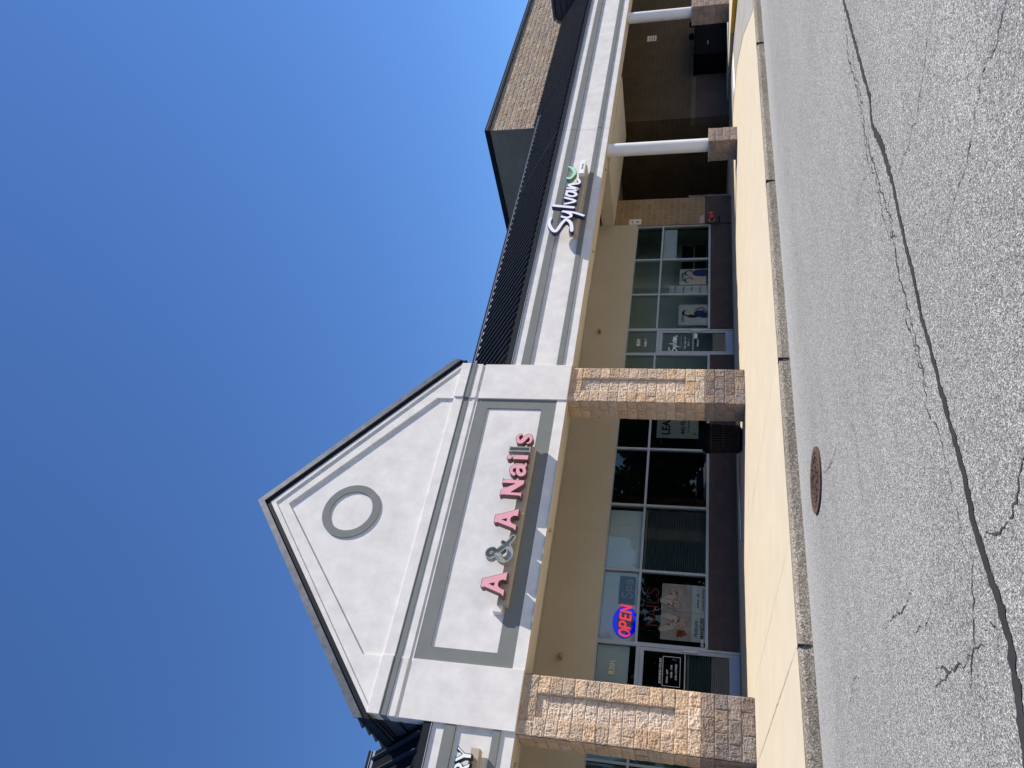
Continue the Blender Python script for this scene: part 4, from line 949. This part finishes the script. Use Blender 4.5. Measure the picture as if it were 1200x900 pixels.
box('plate', M['signplate'], sg, 21.97, 22.26, WALL-0.008, WALL+0.002, 2.14, 2.56)
mb = MB(); mb.prism_y([(22.085,2.34),(22.115,2.34),(22.115,2.28),(22.15,2.28),(22.10,2.20),(22.05,2.28),(22.085,2.28)], WALL-0.012, WALL-0.0085); mb.build('arrow', M['ink'], sg)
mb = MB(); mb.prism_y([(22.02,2.38),(22.12,2.44),(22.17,2.42),(22.20,2.46),(22.12,2.50),(22.05,2.45)], WALL-0.012, WALL-0.0085); mb.build('symbol', M['greyink'], sg)
sg = thing('rules_sign', 'small pale plate with dark print on the shaded brick wall by the column', 'sign', (35.6, WALL, 2.2))
box('plate', M['signplate'], sg, 35.33, 35.83, WALL-0.008, WALL+0.004, 2.25, 2.66)
mb = MB()
for i in range(3):
    for j in range(3): mb.box(35.38+0.14*i,35.46+0.14*i,WALL-0.012,WALL-0.009,2.30+0.11*j,2.36+0.11*j)
mb.build('print_mark', M['ink'], sg)
tag(MB().tube((9.0,15.98,walk(16)+0.03),(12.15,15.98,walk(16)+0.03),0.022,n=14).build('pipe', M['chrome']), 'thin bright metal pipe lying along the shaded walk under the dark windows', 'pipe')

ck = thing('storage_chest', 'black storage chest against the shaded brick wall beyond the white column', 'storage chest', (33.0, 16.6, -0.83))
box('chest_body', M['black'], ck, 31.9, 35.7, 16.3, WALL-0.02, -0.83, 0.46, bevel=0.03)
mb = MB(); mb.box(31.86,35.74,16.26,WALL-0.02,0.462,0.53); mb.build('chest_lid', M['black'], ck, bevel=0.015)
for x in (33.9, 35.05): MB().lathe([(0.05,0.0),(0.13,0.04),(0.15,0.11),(0.12,0.19),(0.05,0.23)], (x, 16.5, 0.53), 20).build('lid_knob', M['black'], ck, smooth=True)
mb = MB(); c0 = (34.6, 16.29, 0.28)
for i in range(9):
    a = 2*math.pi*i/9; mb.tube((c0[0]+0.11*math.cos(a), 16.302, c0[2]+0.11*math.sin(a)), (c0[0]+0.15*math.cos(a+0.3), 16.285, c0[2]+0.15*math.sin(a+0.3)), 0.014, n=6)
mb.build('round_emblem', M['greyink'], ck); box('chest_latch', M['greyink'], ck, 32.7, 33.0, 16.285, 16.298, -0.07, -0.04)

# ================================================================== across the parking lot (seen in the shop glass)
tr = MB(); random.seed(5)
def clump(mb, c, r, n, s):
    for _ in range(n):
        d = Vector((random.gauss(0,1), random.gauss(0,1), random.gauss(0,1))).normalized()*r*random.random()**0.4
        p = Vector(c)+d; u = Vector((random.gauss(0,1), random.gauss(0,1), random.gauss(0,1))).normalized(); v = u.orthogonal().normalized()
        k = s*random.uniform(0.6, 1.3); mb.add([p-u*k, p+v*k*0.6, p+u*k, p-v*k*0.6], [(0,1,2,3)])
x = 8.0
while x < 105:
    big = x > 43 or 20 < x < 27; h = random.uniform(10.5, 13.0)*(1.0 if big else 0.6)
    for _ in range(15 if big else 12): clump(tr, (x+random.uniform(-2,2), -38+random.uniform(-3,3), ROAD+h*random.uniform(0.04, 0.92)), random.uniform(1.5, 2.5)*(1 if big else 0.75), 150, 0.42)
    x += random.uniform(2.6, 4.2)
o = tr.build('far_woods', M['leaf']); o['kind'] = 'stuff'; o['label'] = 'dark leafy tree line across the parking lot'

def car(x, y, paintm, label):
    c = thing('parked_car', label, 'car', (x, y, ROAD), 'cars parked across the lot')
    prof = [(-2.2,0.28),(2.2,0.28),(2.28,0.55),(2.15,0.82),(1.25,0.95),(-1.75,0.98),(-2.2,0.90),(-2.28,0.55)]
    MB().prism_x([(y+p[0], ROAD+p[1]) for p in prof], x-0.88, x+0.88).build('body', paintm, c, bevel=0.06)
    cab = [(-1.55,0.98),(1.15,0.955),(0.45,1.42),(-1.0,1.45)]
    MB().prism_x([(y+p[0], ROAD+p[1]) for p in cab], x-0.74, x+0.74).build('cabin_glass', M['carglass'], c)
    box('roof', paintm, c, x-0.70, x+0.70, y-0.98, y+0.42, ROAD+1.43, ROAD+1.47, bevel=0.02)
    for sx_ in (-0.8, 0.8):
        for sy_ in (-1.4, 1.4):
            w = MB().tube((x+sx_-0.1, y+sy_, ROAD+0.33), (x+sx_+0.1, y+sy_, ROAD+0.33), 0.33, n=24).build('wheel', M['rubber'], c)
            MB().tube((x+sx_-0.11, y+sy_, ROAD+0.33), (x+sx_+0.11, y+sy_, ROAD+0.33), 0.2, n=16).build('rim', M['chrome'], w)
        box('headlight', M['lamp'], c, x+sx_*0.9-0.16, x+sx_*0.9+0.16, y+2.12, y+2.29, ROAD+0.60, ROAD+0.76, bevel=0.02)
car(27.5, -13.0, M['carblue'], 'blue parked car across the lot, nearer the gable'); car(31.0, -13.2, M['carwhite'], 'white parked car across the lot'); car(34.3, -12.8, M['carblue'], 'blue parked car across the lot, farther from the gable')

# ================================================================== light, sky, camera
S = Vector((0.80, -0.40, 1.0)).normalized()            # towards the sun
elev = math.asin(S.z); az = math.atan2(S.x, S.y)       # azimuth from +Y towards +X
sun = bpy.data.lights.new('sun', 'SUN'); sun.energy = 4.8; sun.angle = R(0.53); sun.color = (1.0, 0.94, 0.845)
so = bpy.data.objects.new('sun', sun); col.objects.link(so); so.rotation_euler = S.to_track_quat('Z', 'Y').to_euler(); so.location = S*60
w = bpy.data.worlds.new('World'); sc.world = w; w.use_nodes = True
nt = w.node_tree; nt.nodes.clear()
out = nt.nodes.new('ShaderNodeOutputWorld'); bg = nt.nodes.new('ShaderNodeBackground'); sk = nt.nodes.new('ShaderNodeTexSky')
sk.sky_type = 'NISHITA'; sk.sun_disc = False; sk.sun_elevation = elev; sk.sun_rotation = az
sk.altitude = 100; sk.air_density = 1.0; sk.dust_density = 0.05; sk.ozone_density = 3.0
bg.inputs['Strength'].default_value = 0.062
hs = nt.nodes.new('ShaderNodeMix'); hs.data_type = 'RGBA'; hs.blend_type = 'MULTIPLY'; hs.inputs['Factor'].default_value = 1.0; hs.inputs[7].default_value = (0.73, 1.05, 1.50, 1)
nt.links.new(sk.outputs[0], hs.inputs[6]); nt.links.new(hs.outputs[2], bg.inputs['Color']); nt.links.new(bg.outputs[0], out.inputs['Surface'])

pitch, yaw, roll, f = R(13.7945), R(40.1731), R(0.8579), 903.98
fw = Vector((math.sin(yaw)*math.cos(pitch), math.cos(yaw)*math.cos(pitch), math.sin(pitch)))
r0 = Vector((math.cos(yaw), -math.sin(yaw), 0)); u0 = r0.cross(fw)
r2 = r0*math.cos(roll)+u0*math.sin(roll); u2 = u0*math.cos(roll)-r0*math.sin(roll)
cam = bpy.data.cameras.new('camera'); co = bpy.data.objects.new('camera', cam); col.objects.link(co)
X_, Y_, Z_ = -u2, r2, -fw                              # the photograph was taken with the phone turned on its side
co.matrix_world = Matrix(((X_.x, Y_.x, Z_.x, 0), (X_.y, Y_.y, Z_.y, 0), (X_.z, Y_.z, Z_.z, 0), (0, 0, 0, 1)))
cam.sensor_fit = 'HORIZONTAL'; cam.sensor_width = 36; cam.lens = 36*f/1200; cam.clip_start = 0.05; cam.clip_end = 2000
sc.camera = co
sc.view_settings.view_transform = 'Standard'; sc.view_settings.look = 'None'; sc.view_settings.gamma = 1.0; sc.view_settings.exposure = 0.56
sc.render.engine = 'CYCLES'
sc.cycles.max_bounces = 8; sc.cycles.transparent_max_bounces = 12
sc.cycles.use_denoising = True
